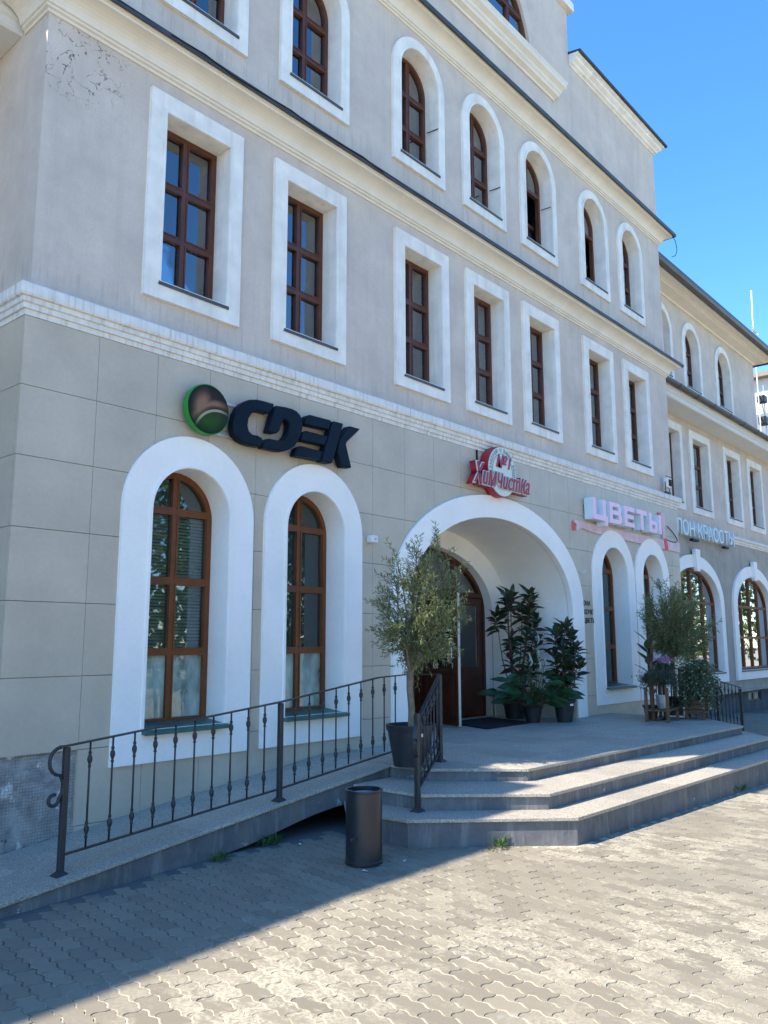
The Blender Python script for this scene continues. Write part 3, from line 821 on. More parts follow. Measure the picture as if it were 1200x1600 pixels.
# hipped roof behind the attic and gable
rf = MB()
rf.add([(3.0, .19, 12.88), (17.2, .19, 12.88), (17.2, 9.1, 12.88), (3.0, 9.1, 12.88), (6.4, 4.5, 14.6), (13.8, 4.5, 14.6)],
       [(0, 1, 5, 4), (1, 2, 5), (2, 3, 4, 5), (3, 0, 4), (3, 2, 1, 0)])
rf.build('roof', M_flash, B)
gb = MB(); gb.region([[(7.07, 12.6), (13.17, 12.6), (13.17, 15.2), (10.12, 16.6), (7.07, 15.2)]], [shift(gop, -.02)], .181, 1.2)
gb.build('gable', M_stucco, B, recalc=False)
gb = MB(); gb.box(7.3, 12.9, 1.3, 4, 12.65, 14.5); gb.build('roof', M_flash, B)
band('gable_band', [(-.03, 11.50), (.03, 11.50), (.03, 11.55), (.10, 11.58), (.10, 11.63), (.13, 11.66), (.13, 11.71), (.20, 11.76), (.20, 11.83), (.215, 11.85), (.215, 11.885), (-.03, 11.90)],
     [(7.75, .01), (7.75, -.0), (12.48, -.0), (12.48, .01)], M_cornice, 'short cornice under the gable window')
for x in (7.07, 13.17):
    MB().box(x-.12 if x < 10 else x-.35, x+.35 if x < 10 else x+.12, -.10, .9, 13.78, 13.96).build('gable_capital', M_trim, B)
# broken bricks along the gable sill
for i in range(9):
    MB().box(9.3+i*.23, 9.3+i*.23+.2, -.15+rb.random()*.02, -.02, 11.872, 11.905).build('brick', M_brick, B)

# ---- right wing (set back behind the main block)
YW = 1.1
whl, whu = [], []
for i, (a, b_) in enumerate(WINGA):
    o = arch(a, b_, .66, 3.88, 2.62, 28, 2.1); op = arch(a+.30, b_-.30, .92, 3.56, 2.60, 28, 2.1)
    whl.append(shift(op, -.02))
    wi = window(o, op, YW, YW+.10, [.25, .5, .75], [.33, .68], M_woodlow, M_white, M_glass, M_dsill, fr=.07, mull=.06, proud=.06, sillout=.09, curtain=[(.72, .98)])
    cx = (a+b_)/2
    MB().add([(cx-.10, YW-.15, 3.46), (cx+.10, YW-.15, 3.46), (cx+.16, YW-.15, 4.02), (cx-.16, YW-.15, 4.02), (cx-.10, YW-.05, 3.46), (cx+.10, YW-.05, 3.46), (cx+.16, YW-.05, 4.02), (cx-.16, YW-.05, 4.02)],
             [(0, 1, 2, 3), (7, 6, 5, 4), (0, 4, 5, 1), (1, 5, 6, 2), (2, 6, 7, 3), (3, 7, 4, 0)]).build('keystone', M_white, wi, bevel=.008)
for i, (a, b_) in enumerate(WINGW2):
    o = rect(a, b_, 4.99, 7.20); op = rect(a+.20, b_-.20, 5.19, 6.99); whu.append(shift(op, -.02))
    window(o, op, YW, YW+.17, [.5], [.335, .665], M_wood, M_trim, M_glass, M_dsill, fr=.06, mull=.07, curtain=[(.3, .98)], sillout=.06)
whu3 = []
for i, (a, b_) in enumerate(WINGW3):
    o = arch(a, b_, 8.25, 10.28); op = arch(a+.18, b_-.18, 8.43, 10.09); whu3.append(shift(op, -.02))
    window(o, op, YW, YW+.17, [.5], [.33, .67], M_wood, M_trim, M_glass, M_dsill, fr=.055, mull=.065, curtain=[(.4, .98)], sillout=.06)
MB().region([rect(17.1, 36, .40, 4.47)], whl, YW, YW+.15).build('wall', M_lowstucco, B, recalc=False)
MB().region([rect(17.1, 36, 4.47, 7.6)], whu, YW, YW+.15).build('wall', M_stucco, B, recalc=False)
MB().region([rect(17.1, 27.24, 7.6, 10.6)], whu3, YW, YW+.15).build('wall', M_stucco, B, recalc=False)
MB().box(27.09, 27.24, YW+.151, 7, 7.6, 10.6).build('wall', M_stucco, B)
MB().region([rect(17.1, 36, -.6, .34)], [rect(24.95, 26.1, .02, .28), rect(20.3, 21.5, .02, .28)], YW+.12, YW+.25).build('wall', P('dark_plinth_plaster', (.10, .11, .12), .9, .25, 3, .4, 50), B, recalc=False)
for a, b_ in ((24.95, 26.1), (20.3, 21.5)):
    vf = MB().region([rect(a, b_, .02, .28)], [rect(a+.06, (a+b_)/2-.03, .06, .24), rect((a+b_)/2+.03, b_-.06, .06, .24)], YW+.16, YW+.2).build('cellar_window', M_wood, B)
    MB().box(a+.04, b_-.04, YW+.19, YW+.198, .05, .25).build('pane', M_gfilm, vf)
MB().box(17.11, 36, YW-.05, YW+.149, .341, .399).build('plinth_ledge', M_lowstucco, B)
MB().box(17.11, 36, 5.6, 5.7, -.6, 7.6).build('inner_wall', M_int, B)
MB().box(17.11, 27.08, 5.6, 5.7, 7.6, 10.6).build('inner_wall', M_int, B)
for z, x1 in ((.2, 36), (4.3, 36), (7.35, 36), (10.35, 27.08)):
    MB().box(17.11, x1, YW+.26, 5.59, z, z+.12).build('floor_slab', M_int, B)
band('string_course', [(-.03, 4.45), (.02, 4.45), (.02, 4.50), (.05, 4.51), (.05, 4.56), (.09, 4.58), (.09, 4.65), (-.03, 4.68)], [(17.11, YW), (36, YW)], M_string)
# deep lower eave
def eave(x0, x1, zs, dep, zg, name='eave', back=None):
    pr = [(-.02, zs), (dep-.02, zs-.0), (dep, zs+.02), (dep, zs+.10), (dep+.03, zs+.12), (dep+.03, zs+.2), (dep+.06, zs+.22), (dep+.06, zg-.06), (-.02, zg+.04)]
    e = MB().sweep(pr, [(x0, YW), (x1, YW)]).build(name, M_soff, B)
    r_ = .085; yc = YW-dep-.145; zc = zg-.015
    prof = [(yc+r_*math.cos(t), zc+r_*math.sin(t)) for t in [PI+PI*i/8 for i in range(9)]]
    gt = MB(); n = len(prof)
    pin = [(y+(yc-y)*.12, z+(zc-z)*.12) for y, z in prof]
    ring = prof+pin[::-1]
    gt.add([(x0, y, z) for y, z in ring]+[(x1, y, z) for y, z in ring], [(i, (i+1) % len(ring), (i+1) % len(ring)+len(ring), i+len(ring)) for i in range(len(ring))]+[tuple(range(len(ring))), tuple(range(len(ring), 2*len(ring)))[::-1]])
    gt.build('gutter', M_gutter, e)
    x = x0+.5
    while x < x1:
        jj = MB(); ring2 = [(yc+(y-yc)*1.12, zc+(z-zc)*1.12) for y, z in prof]+pin[::-1]
        jj.add([(x, y, z) for y, z in ring2]+[(x+.05, y, z) for y, z in ring2], [(i, (i+1) % len(ring2), (i+1) % len(ring2)+len(ring2), i+len(ring2)) for i in range(len(ring2))]+[tuple(range(len(ring2))), tuple(range(len(ring2), 2*len(ring2)))[::-1]])
        jj.build('gutter_joint', M_gutter, e); x += 1.15
    return e
eave(17.11, 36, 7.40, .58, 7.72)
mb = MB(); mb.add([(17.11, YW-.60, 7.76), (36, YW-.60, 7.76), (36, YW, 7.93), (17.11, YW, 7.93), (17.11, YW-.60, 7.74), (36, YW-.60, 7.74), (36, YW, 7.74), (17.11, YW, 7.74)], [(0, 1, 2, 3), (7, 6, 5, 4), (0, 4, 5, 1), (1, 5, 6, 2), (2, 6, 7, 3), (3, 7, 4, 0)])
mb.build('roof', M_flash, B)
mb = MB(); mb.add([(27.25, YW, 7.93), (36, YW, 7.93), (36, 7, 9.2), (27.25, 7, 9.2), (27.25, YW, 7.6), (36, YW, 7.6), (36, 7, 7.6), (27.25, 7, 7.6)], [(0, 1, 2, 3), (7, 6, 5, 4), (0, 4, 5, 1), (1, 5, 6, 2), (2, 6, 7, 3), (3, 7, 4, 0)])
mb.build('roof', M_flash, B)
pr = [(-.02, 10.52), (.04, 10.52), (.06, 10.56), (.30, 10.60), (.32, 10.62), (.36, 10.63), (.38, 10.66), (.52, 10.68), (.52, 10.76), (-.02, 10.84)]
e2 = MB().sweep(pr, [(17.11, YW), (27.24, YW), (27.24, 7)]).build('eave', M_cornice, B, label='cream eave of the upper storey')
MB().sweep([(.50, 10.775), (.52, 10.70), (.56, 10.65), (.62, 10.64), (.68, 10.67), (.71, 10.73), (.71, 10.81), (.50, 10.83)], [(17.11, YW), (27.24, YW), (27.24, 7)]).build('gutter', M_gutter, e2)
mb = MB(); mb.add([(17.11, YW-.5, 10.83), (27.7, YW-.5, 10.83), (27.7, 7, 10.83), (17.11, 7, 10.83), (17.11, 4.2, 12.0), (24.8, 4.2, 12.0)], [(0, 1, 5, 4), (1, 2, 5), (2, 3, 4, 5), (0, 4, 3), (3, 2, 1, 0)])
mb.build('roof', M_flash, B)

# ---- left wing
MB().box(-14, 3.05, YW, YW+.2, -.6, 4.45).build('wall', M_lowstucco, B)
MB().box(-14, 3.099, YW, YW+.2, 4.45, 7.6).build('wall', M_stucco, B)
MB().box(-14, -.95, YW, YW+.2, 7.6, 10.6).build('wall', M_stucco, B)
MB().box(-1.15, -.95, YW+.201, 8, 7.6, 10.6).build('wall', M_stucco, B)
for x in (-1.2, -3.4, -5.6):
    window(rect(x, x+1.4, 4.99, 7.2), rect(x+.2, x+1.2, 5.19, 6.99), YW-.02, YW+.08, [.5], [.335, .665], M_wood, M_trim, M_glass, M_dsill, fr=.06, mull=.07, sillout=.06)
eave(-14, 3.098, 7.40, .60, 7.72)
mb = MB(); mb.add([(-14, YW-.90, 7.76), (3.09, YW-.90, 7.76), (3.09, 8, 9.0), (-14, 8, 9.0), (-14, YW-.90, 7.74), (3.09, YW-.90, 7.74), (3.09, 8, 7.7), (-14, 8, 7.7)], [(0, 1, 2, 3), (7, 6, 5, 4), (0, 4, 5, 1), (1, 5, 6, 2), (2, 6, 7, 3), (3, 7, 4, 0)])  # front edge lengthened past the gutter to keep sun off the side wall
mb.build('roof', M_flash, B)
MB().sweep(pr, [(-14, YW), (-.95, YW), (-.95, 8)]).build('eave', M_cornice, B)
MB().sweep([(.50, 10.765), (.54, 10.70), (.60, 10.69), (.62, 10.74), (.62, 10.80), (.50, 10.82)], [(-14, YW), (-.95, YW), (-.95, 8)]).build('gutter', M_gutter, B)
mb = MB(); mb.add([(-14, YW-.5, 10.83), (-.5, YW-.5, 10.83), (-.5, 8, 10.83), (-14, 8, 10.83), (-14, 4.5, 12.0), (-3.5, 4.5, 12.0)], [(0, 1, 5, 4), (1, 2, 5), (2, 3, 4, 5), (0, 4, 3), (3, 2, 1, 0)])
mb.build('roof', M_flash, B)
# lit ceiling panel seen through the first window
MB().box(4.75, 5.75, 1.3, 2.3, 3.86, 3.90).build('ceiling_lamp', M_lamp, B)

# cables on the ledges
def cable(pts, r=.012, name='cable', parent=B):
    return MB().rod(pts, r, 5).build(name, M_cable, parent, smooth=True)
rr = random.Random(2)
cable([(3.3+i*.35, -.300+.01*rr.random(), 7.645+.010*math.sin(i*1.3)+.012*rr.random()) for i in range(41)], .009)
cable([(4.2+i*.4, -.306, 7.65+.02*math.sin(i*2.1)) for i in range(9)], .007)
cable([(16.55, -.07, 4.05), (16.75, -.09, 3.95), (16.95, -.09, 3.85), (17.0, -.09, 3.78), (16.9, -.09, 3.74), (16.6, -.08, 3.74), (16.4, -.07, 3.78)], .010)
cable([(17.15, -.3, 10.62), (17.3, -.32, 10.50), (17.42, -.30, 10.35), (17.36, -.28, 10.2), (17.2, -.26, 10.12)], .008)
# hooks beside windows
for (x, z) in ((9.02, 9.1), (12.30, 9.25), (10.66, 8.9)):
    MB().rod([(x-.16, .12, z), (x-.10, -.05, z+.03)], .008, 5).build('shutter_hook', M_cable, B)

# ---------------------------------------------------------------- steps and ramps
PP = [(6.55, -1.10), (6.56, -1.57), (7.19, -2.32), (12.79, -2.54), (13.60, -1.72), (13.62, -1.10)]
T2 = [(5.99, -1.12), (5.98, -1.94), (6.75, -2.80), (12.60, -2.97), (13.88, -1.80), (13.95, -1.12)]
T3 = [(5.86, -1.12), (5.57, -1.42), (5.61, -2.09), (6.63, -3.14), (12.72, -3.32), (14.25, -1.95), (14.38, -1.12)]
PF = [(6.55, -1.10), (6.56, -1.57), (7.19, -2.32), (12.79, -2.54), (13.60, -1.72), (13.62, -1.10), (13.62, -.063), (12.3, -.063), (12.3, 1.33), (8.2, 1.33), (8.2, -.063), (6.55, -.063)]
core = MB()
core.region([shift(T3, .025)], [], -.3, .200, XY); core.region([shift(T2, .025)], [], .201, .340, XY); core.region([shift(PF, .02)], [], .341, .460, XY)
steps = core.build('entrance_steps', M_riser, recalc=True, kind='structure')
def slabs(outer, hole, z, th_, gx, gy, ox, oy, parent, rot=0, name='granite_slab', fn=None):
    xs_ = [p[0] for p in outer]; ys_ = [p[1] for p in outer]
    i0 = math.floor((min(xs_)-ox)/gx); i1 = math.ceil((max(xs_)-ox)/gx)
    j0 = math.floor((min(ys_)-oy)/gy); j1 = math.ceil((max(ys_)-oy)/gy)
    for i in range(i0, i1):
        for j in range(j0, j1):
            cell = rect(ox+i*gx+.002, ox+(i+1)*gx-.002, oy+j*gy+.002, oy+(j+1)*gy-.002)
            q = MB().region([outer], [hole] if hole else [], z-th_, z, XY, inside=cell)
            if q.v: q.build(name, M_gran, parent, recalc=False, bevel=.004)
slabs(PF, None, .490, .030, .60, .60, 6.55, -3.1, steps)
slabs(T2, shift(PF, .018), .370, .030, 1.2, 6, 5.6, -6, steps)
slabs(T3, shift(T2, .020), .230, .030, 1.2, 6, 5.2, -6, steps)

# left ramp: a sloping concrete slab hanging clear of the ground towards its high end
def ramp(xa, xb, za, zb, name, thick=.225):
    n = 16; top, bot = [], []
    for i in range(n+1):
        x = xa+(xb-xa)*i/n; zt = za+(zb-za)*i/n
        top.append((x, zt-.025)); bot.append((x, max(zt-thick-.02*math.sin(i*.9), gz(x)-.25)))
    mb = MB(); N = n+1
    vs_ = [(x, -1.09, z) for x, z in top]+[(x, -1.09, z) for x, z in bot]+[(x, -.064, z) for x, z in top]+[(x, -.064, z) for x, z in bot]
    fs_ = []
    for i in range(n):
        fs_ += [(i, i+1, N+i+1, N+i), (2*N+i+1, 2*N+i, 3*N+i, 3*N+i+1), (i+1, i, 2*N+i, 2*N+i+1), (N+i, N+i+1, 3*N+i+1, 3*N+i)]
    fs_ += [(0, N, 3*N, 2*N), (n, 2*N+n, 3*N+n, N+n)]
    mb.add(vs_, fs_)
    o = mb.build(name, M_riser, kind='structure')
    sl = (zb-za)/(xb-xa); L = abs(xb-xa); k = int(L/.62); sgn = 1 if xb > xa else -1
    for i in range(k+1):
        a = xa+sgn*i*.62; e = xa+sgn*min((i+1)*.62, L)
        if abs(e-a) < .05: continue
        a_, e_ = min(a, e)+.0015, max(a, e)-.0015
        for (y0, y1) in ((-1.115, -.58), (-.577, -.062)):
            q = MB(); zA, zE = za+sl*(a_-xa), za+sl*(e_-xa)
            q.add([(a_, y0, zA-.025), (e_, y0, zE-.025), (e_, y1, zE-.025), (a_, y1, zA-.025), (a_, y0, zA), (e_, y0, zE), (e_, y1, zE), (a_, y1, zA)],
                  [(0, 3, 2, 1), (4, 5, 6, 7), (0, 1, 5, 4), (1, 2, 6, 5), (2, 3, 7, 6), (3, 0, 4, 7)])
            q.build('granite_slab', M_gran, o, bevel=.003)
    return o
rampL = ramp(2.40, 6.545, .002, .488, 'access_ramp')
MB().box(.2, 2.39, -1.09, -.0, -.2, .012).build('ramp_foot', M_gran, rampL)
rampR = ramp(17.9, 13.63, gz(17.9)+.01, .486, 'side_ramp')

# ---------------------------------------------------------------- railings
def baluster_mesh(h, name='baluster'):
    mb = MB()
    mb.rod([(0, 0, 0), (0, 0, h)], .0075, 6)
    for zc in (h*.175, h*.83):
        pr_ = [(.008, -.062), (.0125, -.056), (.0125, -.048), (.009, -.042), (.011, -.03), (.0185, -.012), (.0195, .004), (.016, .018), (.009, .032), (.013, .040), (.013, .048), (.009, .056)]
        mb.lathe([(r_, z+zc) for r_, z in pr_], n=8)
    me_ = mb.mesh(name, True); me_.materials.append(M_black)
    me_.polygons.foreach_set('use_smooth', [True]*len(me_.polygons)); return me_
BAL = {}
def bal(parent, x, y, z0, z1):
    h = round(z1-z0, 2)
    if h not in BAL: BAL[h] = baluster_mesh(h)
    link('baluster', BAL[h], parent, (x, y, z0))
def flatbar(pts, w_, h_, name, parent):
    mb = MB(); P_ = [Vector(p) for p in pts]
    for i, p in enumerate(P_):
        d = (P_[min(i+1, len(P_)-1)]-P_[max(i-1, 0)]); sd_ = Vector((d.y, -d.x, 0))
        sd_ = sd_.normalized() if sd_.length > 1e-5 else Vector((0, 1, 0))
        u_ = sd_.cross(d).normalized()
        if u_.z < 0: u_ = -u_
        for a, c in ((-1, -1), (1, -1), (1, 1), (-1, 1)): mb.v.append(tuple(p+sd_*w_/2*a+u_*h_/2*c))
    for i in range(len(P_)-1):
        for j in range(4): mb.f.append((i*4+j, i*4+(j+1) % 4, (i+1)*4+(j+1) % 4, (i+1)*4+j))
    mb.f.append((3, 2, 1, 0)); k = (len(P_)-1)*4; mb.f.append((k, k+1, k+2, k+3))
    return mb.build(name, M_black, parent)
def post(parent, x, y, z0, z1, s_=.021):
    mb = MB().box(x-s_, x+s_, y-s_, y+s_, z0, z1)
    mb.add([(x-.055, y-.055, z0), (x+.055, y-.055, z0), (x+.055, y+.055, z0), (x-.055, y+.055, z0), (x-s_-.003, y-s_-.003, z0+.03), (x+s_+.003, y-s_-.003, z0+.03), (x+s_+.003, y+s_+.003, z0+.03), (x-s_-.003, y+s_+.003, z0+.03)],
           [(0, 3, 2, 1), (4, 5, 6, 7), (0, 1, 5, 4), (1, 2, 6, 5), (2, 3, 7, 6), (3, 0, 4, 7)])
    mb.build('post', M_black, parent, bevel=.003)
def scroll(parent, x, y, ztop, dx, dy):
    """handrail end curling down and back into a small C"""
    pts = []
    for t in range(0, 9): # outward quarter
        a = t/8*PI; pts.append((.085*math.sin(a)*1.0, -.085*(1-math.cos(a))*1.15))
    e = pts[-1]
    for t in range(1, 7):
        a = t/6; pts.append((e[0]-.0*a+.028*math.sin(a*PI)*-1, e[1]-.16*a))
    e = pts[-1]
    for t in range(1, 12):
        a = t/11*PI*1.55; rr_ = .05*(1-.35*t/11); pts.append((e[0]+rr_*(1-math.cos(a))*1.0, e[1]-rr_*math.sin(a)*1.0))
    P3 = [(x+dx*p[0], y+dy*p[0], ztop+p[1]) for p in pts]
    flatbar_round = MB().rod(P3, .013, 6); flatbar_round.build('scroll', M_black, parent, smooth=True)

# railing along the left ramp, with its return to the platform post
RL = empty('ramp_railing', (3.15, -.95, .05), 'long black forged iron railing climbing the ramp in front of the arched windows', 'railing')
def w2(o, p): return tuple(Vector(p)-Vector(o.location))
pL = [(3.15, -.95), (5.14, -1.02), (6.95, -.985)]
def yr(x): return np.interp(x, [3.15, 5.14, 6.95], [-.95, -1.02, -.985])
def zt(x): return float(np.interp(x, [3.15, 5.14, 6.5, 6.95], [.97, 1.175, 1.345, 1.36]))
for (x, z0_) in ((3.15, ramp_z(3.15)), (5.14, ramp_z(5.14))):
    post(RL, *w2(RL, (x, yr(x), 0))[:2], z0_-.05, zt(x)-.05-.01)
top = [w2(RL, (x, yr(x), zt(x))) for x in (3.10, 3.15, 4.2, 5.14, 6.0, 6.5, 6.93)]+[w2(RL, (7.02, -1.38, 1.37))]
flatbar(top, .036, .012, 'handrail', RL)
flatbar([w2(RL, (x, yr(x), zt(x)-.75)) for x in (3.15, 5.14, 6.9)], .030, .012, 'lower_rail', RL)
k = 1
x = 3.15+.181
while x < 6.9:
    if abs(x-5.14) > .05: bal(RL, *w2(RL, (x, yr(x), zt(x)-.75)), zt(x)-.05)
    x += .181
bs = [c for c in RL.children if c.name.startswith('baluster')]
scroll(RL, *w2(RL, (3.11, -.95, 0.965)), -1, 0)
# fix baluster heights (they share one mesh)
for c in bs: c.location = c.location

def stair_rail(name, A, Bp, zA, zB, label, ext=None, sgn=-1):
    o = empty(name, (A[0], A[1], zA), label, 'railing')
    A3 = Vector((A[0], A[1], zA)); B3 = Vector((Bp[0], Bp[1], zB)); off = Vector(o.location)
    def L(v): return tuple(Vector(v)-off)
    post(o, *L((A[0], A[1], 0))[:2], 0, .84); post(o, *L((Bp[0], Bp[1], 0))[:2], zB-zA, zB-zA+.875)
    d = (Vector(Bp)-Vector(A)); dn = d.normalized()
    top_ = [B3+Vector((0, 0, .875)), B3*.97+A3*.03+Vector((0, 0, .872)), A3*.85+B3*.15+Vector((0, 0, .855)), A3+Vector((0, 0, .80))]
    P3 = [B3+Vector((0, 0, .88)), B3*.9+A3*.1+Vector((0, 0, .86))]
    n = 6
    end = A3+Vector((0, 0, .77))
    flatbar([L(B3+Vector((0, 0, .882))), L(end)], .036, .012, 'handrail', o)
    # curl in front of the lower post
    e = Vector(end); cd = -Vector((dn.x, dn.y, 0)); pts = []
    for t in range(0, 13):
        a = t/12*PI*1.1; pts.append(e+cd*(.09*math.sin(a))+Vector((0, 0, -.22*(1-math.cos(a))/2-.10*t/12)))
    flatbar([L(p) for p in pts], .036, .012, 'scroll', o)
    lo0 = B3+Vector((0, 0, .12)); lo1 = A3+Vector((0, 0, .10-.0))
    lo1 = A3+Vector((0, 0, .04+.0)) if False else A3+Vector((0, 0, .06))
    flatbar([L(lo0), L(lo1+Vector((0, 0, .12)))], .030, .012, 'lower_rail', o)
    for i in range(1, 7):
        t = i/7; p0 = (lo0*(1-t)+(lo1+Vector((0, 0, .12)))*t); p1 = (B3+Vector((0, 0, .88)))*(1-t)+end*t
        h = p1.z-p0.z; bal(o, *L(p0), L(p0)[2]+h)
    return o
stair_rail('step_railing', (5.94, -1.94), (7.02, -1.38), .23, .49, 'short black iron railing slanting down the steps beside the large black olive pot')
stair_rail('step_railing', (13.85, -1.82), (12.98, -1.30), .23, .49, 'short black iron railing at the far end of the steps, behind the leafy plant stand')
RR = empty('ramp_railing', (17.5, -1.0, gz(17.5)), 'black iron railing along the far side ramp, right of the plant stand', 'railing')
zb_ = gz(17.5)
def z2(x): return float(np.interp(x, [13.3, 17.5], [.49, zb_+.03]))
for x in (17.5, 15.4): post(RR, *w2(RR, (x, -1.0, 0))[:2], z2(x)-zb_-.03, z2(x)-zb_+.88)
flatbar([w2(RR, (x, -1.0, z2(x)+.90)) for x in (13.2, 15.4, 17.52)], .036, .012, 'handrail', RR)
flatbar([w2(RR, (x, -1.0, z2(x)+.15)) for x in (13.2, 15.4, 17.5)], .030, .012, 'lower_rail', RR)
x = 13.4
while x < 17.4:
    if abs(x-15.4) > .06:
        q = w2(RR, (x, -1.0, z2(x)+.15)); bal(RR, *q, q[2]+.745)
    x += .20

# ---------------------------------------------------------------- lettering
def raw_text(s_, off=0.0, shear=0.0, ext=0.0, bev=0.0, res=3):
    cu = D.curves.new('t', 'FONT'); cu.body = s_; cu.size = 1; cu.offset = off; cu.shear = shear; cu.extrude = ext; cu.bevel_depth = bev; cu.resolution_u = res
    o = D.objects.new('t', cu); COL.objects.link(o)
    dg = bpy.context.evaluated_depsgraph_get(); dg.update()
    me_ = D.meshes.new_from_object(o.evaluated_get(dg)); D.objects.remove(o); D.curves.remove(cu)
    return me_
def bbox(me_):
    a = np.empty(len(me_.vertices)*3); me_.vertices.foreach_get('co', a); a = a.reshape(-1, 3); return a.min(0), a.max(0), a
def put(me_, fx, name, mat_, parent, loc=(0, 0, 0)):
    """fx maps the flat text (N,3) into place"""
    _, _, a = bbox(me_); me_.vertices.foreach_set('co', fx(a).astype(np.float32).ravel()); me_.update()
    me_.materials.clear(); me_.materials.append(mat_); me_.name = name
    return link(name, me_, parent, loc)
def sign_text(s_, x0, x1, z0, z1, y, depth, front, side, parent, off=.02, shear=0, name='letter', each=True, tail=0, sidemore=0.0):
    """text in the XZ plane facing -Y: coloured front plate on a deeper body"""
    ref = raw_text(s_, off, shear); lo, hi, _ = bbox(ref); sx_ = (x1-x0)/(hi[0]-lo[0])
    cap = raw_text('Н', off, shear); cl, ch, _ = bbox(cap); sz_ = (z1-z0)/(ch[1]-cl[1]); base = cl[1]
    items = []
    if each:
        for i, chh in enumerate(s_):
            if chh == ' ': continue
            pm = bbox(raw_text(s_[:i+1], off, shear))[1][0]; cm_ = bbox(raw_text(chh, off, shear))[1][0]
            items.append((chh, pm-cm_))
    else: items = [(s_, 0)]
    out = []
    for chh, dx in items:
        def fx(a, dx=dx, yf=y, dep=.004):
            o = np.empty_like(a); o[:, 0] = x0+(a[:, 0]+dx-lo[0])*sx_; o[:, 2] = z0+(a[:, 1]-base)*sz_
            zz = a[:, 2]; o[:, 1] = yf-(zz-zz.min())/max(1e-6, zz.max()-zz.min())*dep+0
            return o
        par = parent
        if side:
            body = put(raw_text(chh, off+sidemore, shear, .1), lambda a: fx(a, yf=y+depth, dep=depth-.002), name, side, parent); par = body
            put(raw_text(chh, off, shear, .1), lambda a: fx(a, yf=y, dep=.006), 'face', front, body)
            out.append(body)
        else:
            out.append(put(raw_text(chh, off, shear, .1), lambda a: fx(a, yf=y, dep=depth), name, front, parent))
    return out

# dark parcel office sign with the round logo
sg = empty('shop_sign', (4.6, -.2, 3.7), 'dark navy slanted letters CDEK with a round brown and green logo above the left windows', 'shop sign')
so = Vector(sg.location)
def loc(pts): return [(x-so.x, z-so.z) for x, z in pts]
YF = -.20
LET = {
 'letter.c': [[(5.727, 4.228), (5.657, 4.109), (5.54, 4.108), (5.465, 4.095), (5.417, 4.060), (5.378, 4.001), (5.367, 3.923), (5.384, 3.865), (5.434, 3.838), (5.51, 3.84), (5.555, 3.828), (5.573, 3.795), (5.55, 3.727), (5.437, 3.721), (5.345, 3.726), (5.265, 3.747), (5.205, 3.787), (5.182, 3.844), (5.180, 3.928), (5.203, 4.016), (5.243, 4.09), (5.300, 4.150), (5.381, 4.200), (5.488, 4.226), (5.60, 4.231)]],
 'letter.d': [[(5.746, 4.218), (5.895, 4.232), (5.98, 4.232), (6.05, 4.222), (6.111, 4.186), (6.142, 4.116), (6.142, 4.04), (6.122, 3.965), (6.085, 3.895), (6.03, 3.825), (5.952, 3.768), (5.88, 3.738), (5.80, 3.726), (5.568, 3.722), (5.592, 3.79), (5.642, 3.836), (5.79, 3.842), (5.86, 3.862), (5.91, 3.915), (5.945, 3.994), (5.950, 4.06), (5.922, 4.086), (5.852, 4.085), (5.806, 3.951), (5.764, 3.911), (5.645, 3.905), (5.690, 4.058)]],
 'letter.e': [[(6.221, 4.208), (6.255, 4.222), (6.595, 4.226), (6.552, 4.110), (6.169, 4.095), (6.190, 4.170)], [(6.165, 4.014), (6.195, 4.026), (6.534, 4.026), (6.489, 3.916), (6.116, 3.906), (6.136, 3.985)], [(6.095, 3.829), (6.125, 3.841), (6.465, 3.838), (6.423, 3.727), (6.031, 3.716), (6.060, 3.800)]],
 'letter.k': [[(6.611, 4.215), (6.640, 4.228), (6.789, 4.228), (6.608, 3.721), (6.436, 3.717)], [(6.88, 4.212), (6.915, 4.222), (7.088, 4.222), (6.859, 4.022), (6.842, 3.990), (6.937, 3.722), (6.78, 3.708), (6.700, 3.877), (6.729, 4.020), (6.777, 4.085)]],
}
for n_, polys in LET.items():
    for p_ in polys:
        q = MB().region([loc(p_)], [], 0, .105).build('letter', M_navy, sg, recalc=False, bevel=.012)
t = np.linspace(0, 2*PI, 41)[:-1]
disc = [(.256*math.cos(a), .256*math.sin(a)) for a in t]
dc = MB().region([disc], [], 0, .075).build('logo_disc', M_sgreen, sg, (4.858-so.x, YF-so.y, 3.982-so.z), recalc=False, bevel=.01)
MB().region([[(x*.955, z*.955) for x, z in disc]], [], -.012, -.002).build('logo_face', M_logo, dc, recalc=False, bevel=.003)
for z in (4.13, 3.79):
    MB().box(.22, 2.35, .112, .135, z-.014-so.z, z+.014-so.z).build('mounting_bar', M_steel, sg)

# crimson dry cleaner sign
s2 = empty('shop_sign', (9.3, -.2, 3.8), 'red and ivory dry cleaning sign with a round number one badge over the entrance arch', 'shop sign')
dcx, dcz, dr = 10.14, 4.17, .365
YS = -.225
def circ(r_, n=44, cx=dcx, cz=dcz): return [(cx+r_*math.cos(2*PI*i/n), cz+r_*math.sin(2*PI*i/n)) for i in range(n)]
inv = (-9.3, .2, -3.8)
bd = MB().region([circ(dr+.012)], [], YS+.012, YS+.15).build('badge', M_red, s2, inv, recalc=False)
MB().region([circ(dr)], [], YS, YS+.010).build('badge_face', M_ivory, bd, recalc=False)
MB().region([circ(dr-.095)], [circ(dr-.101)], YS-.004, YS-.001).build('badge_ring', M_gink, bd, recalc=False)
txt = 'С ЗАБОТОЙ О ВАШИХ ВЕЩАХ'
n_ = len(txt)
mring = None
av, af_ = [], []
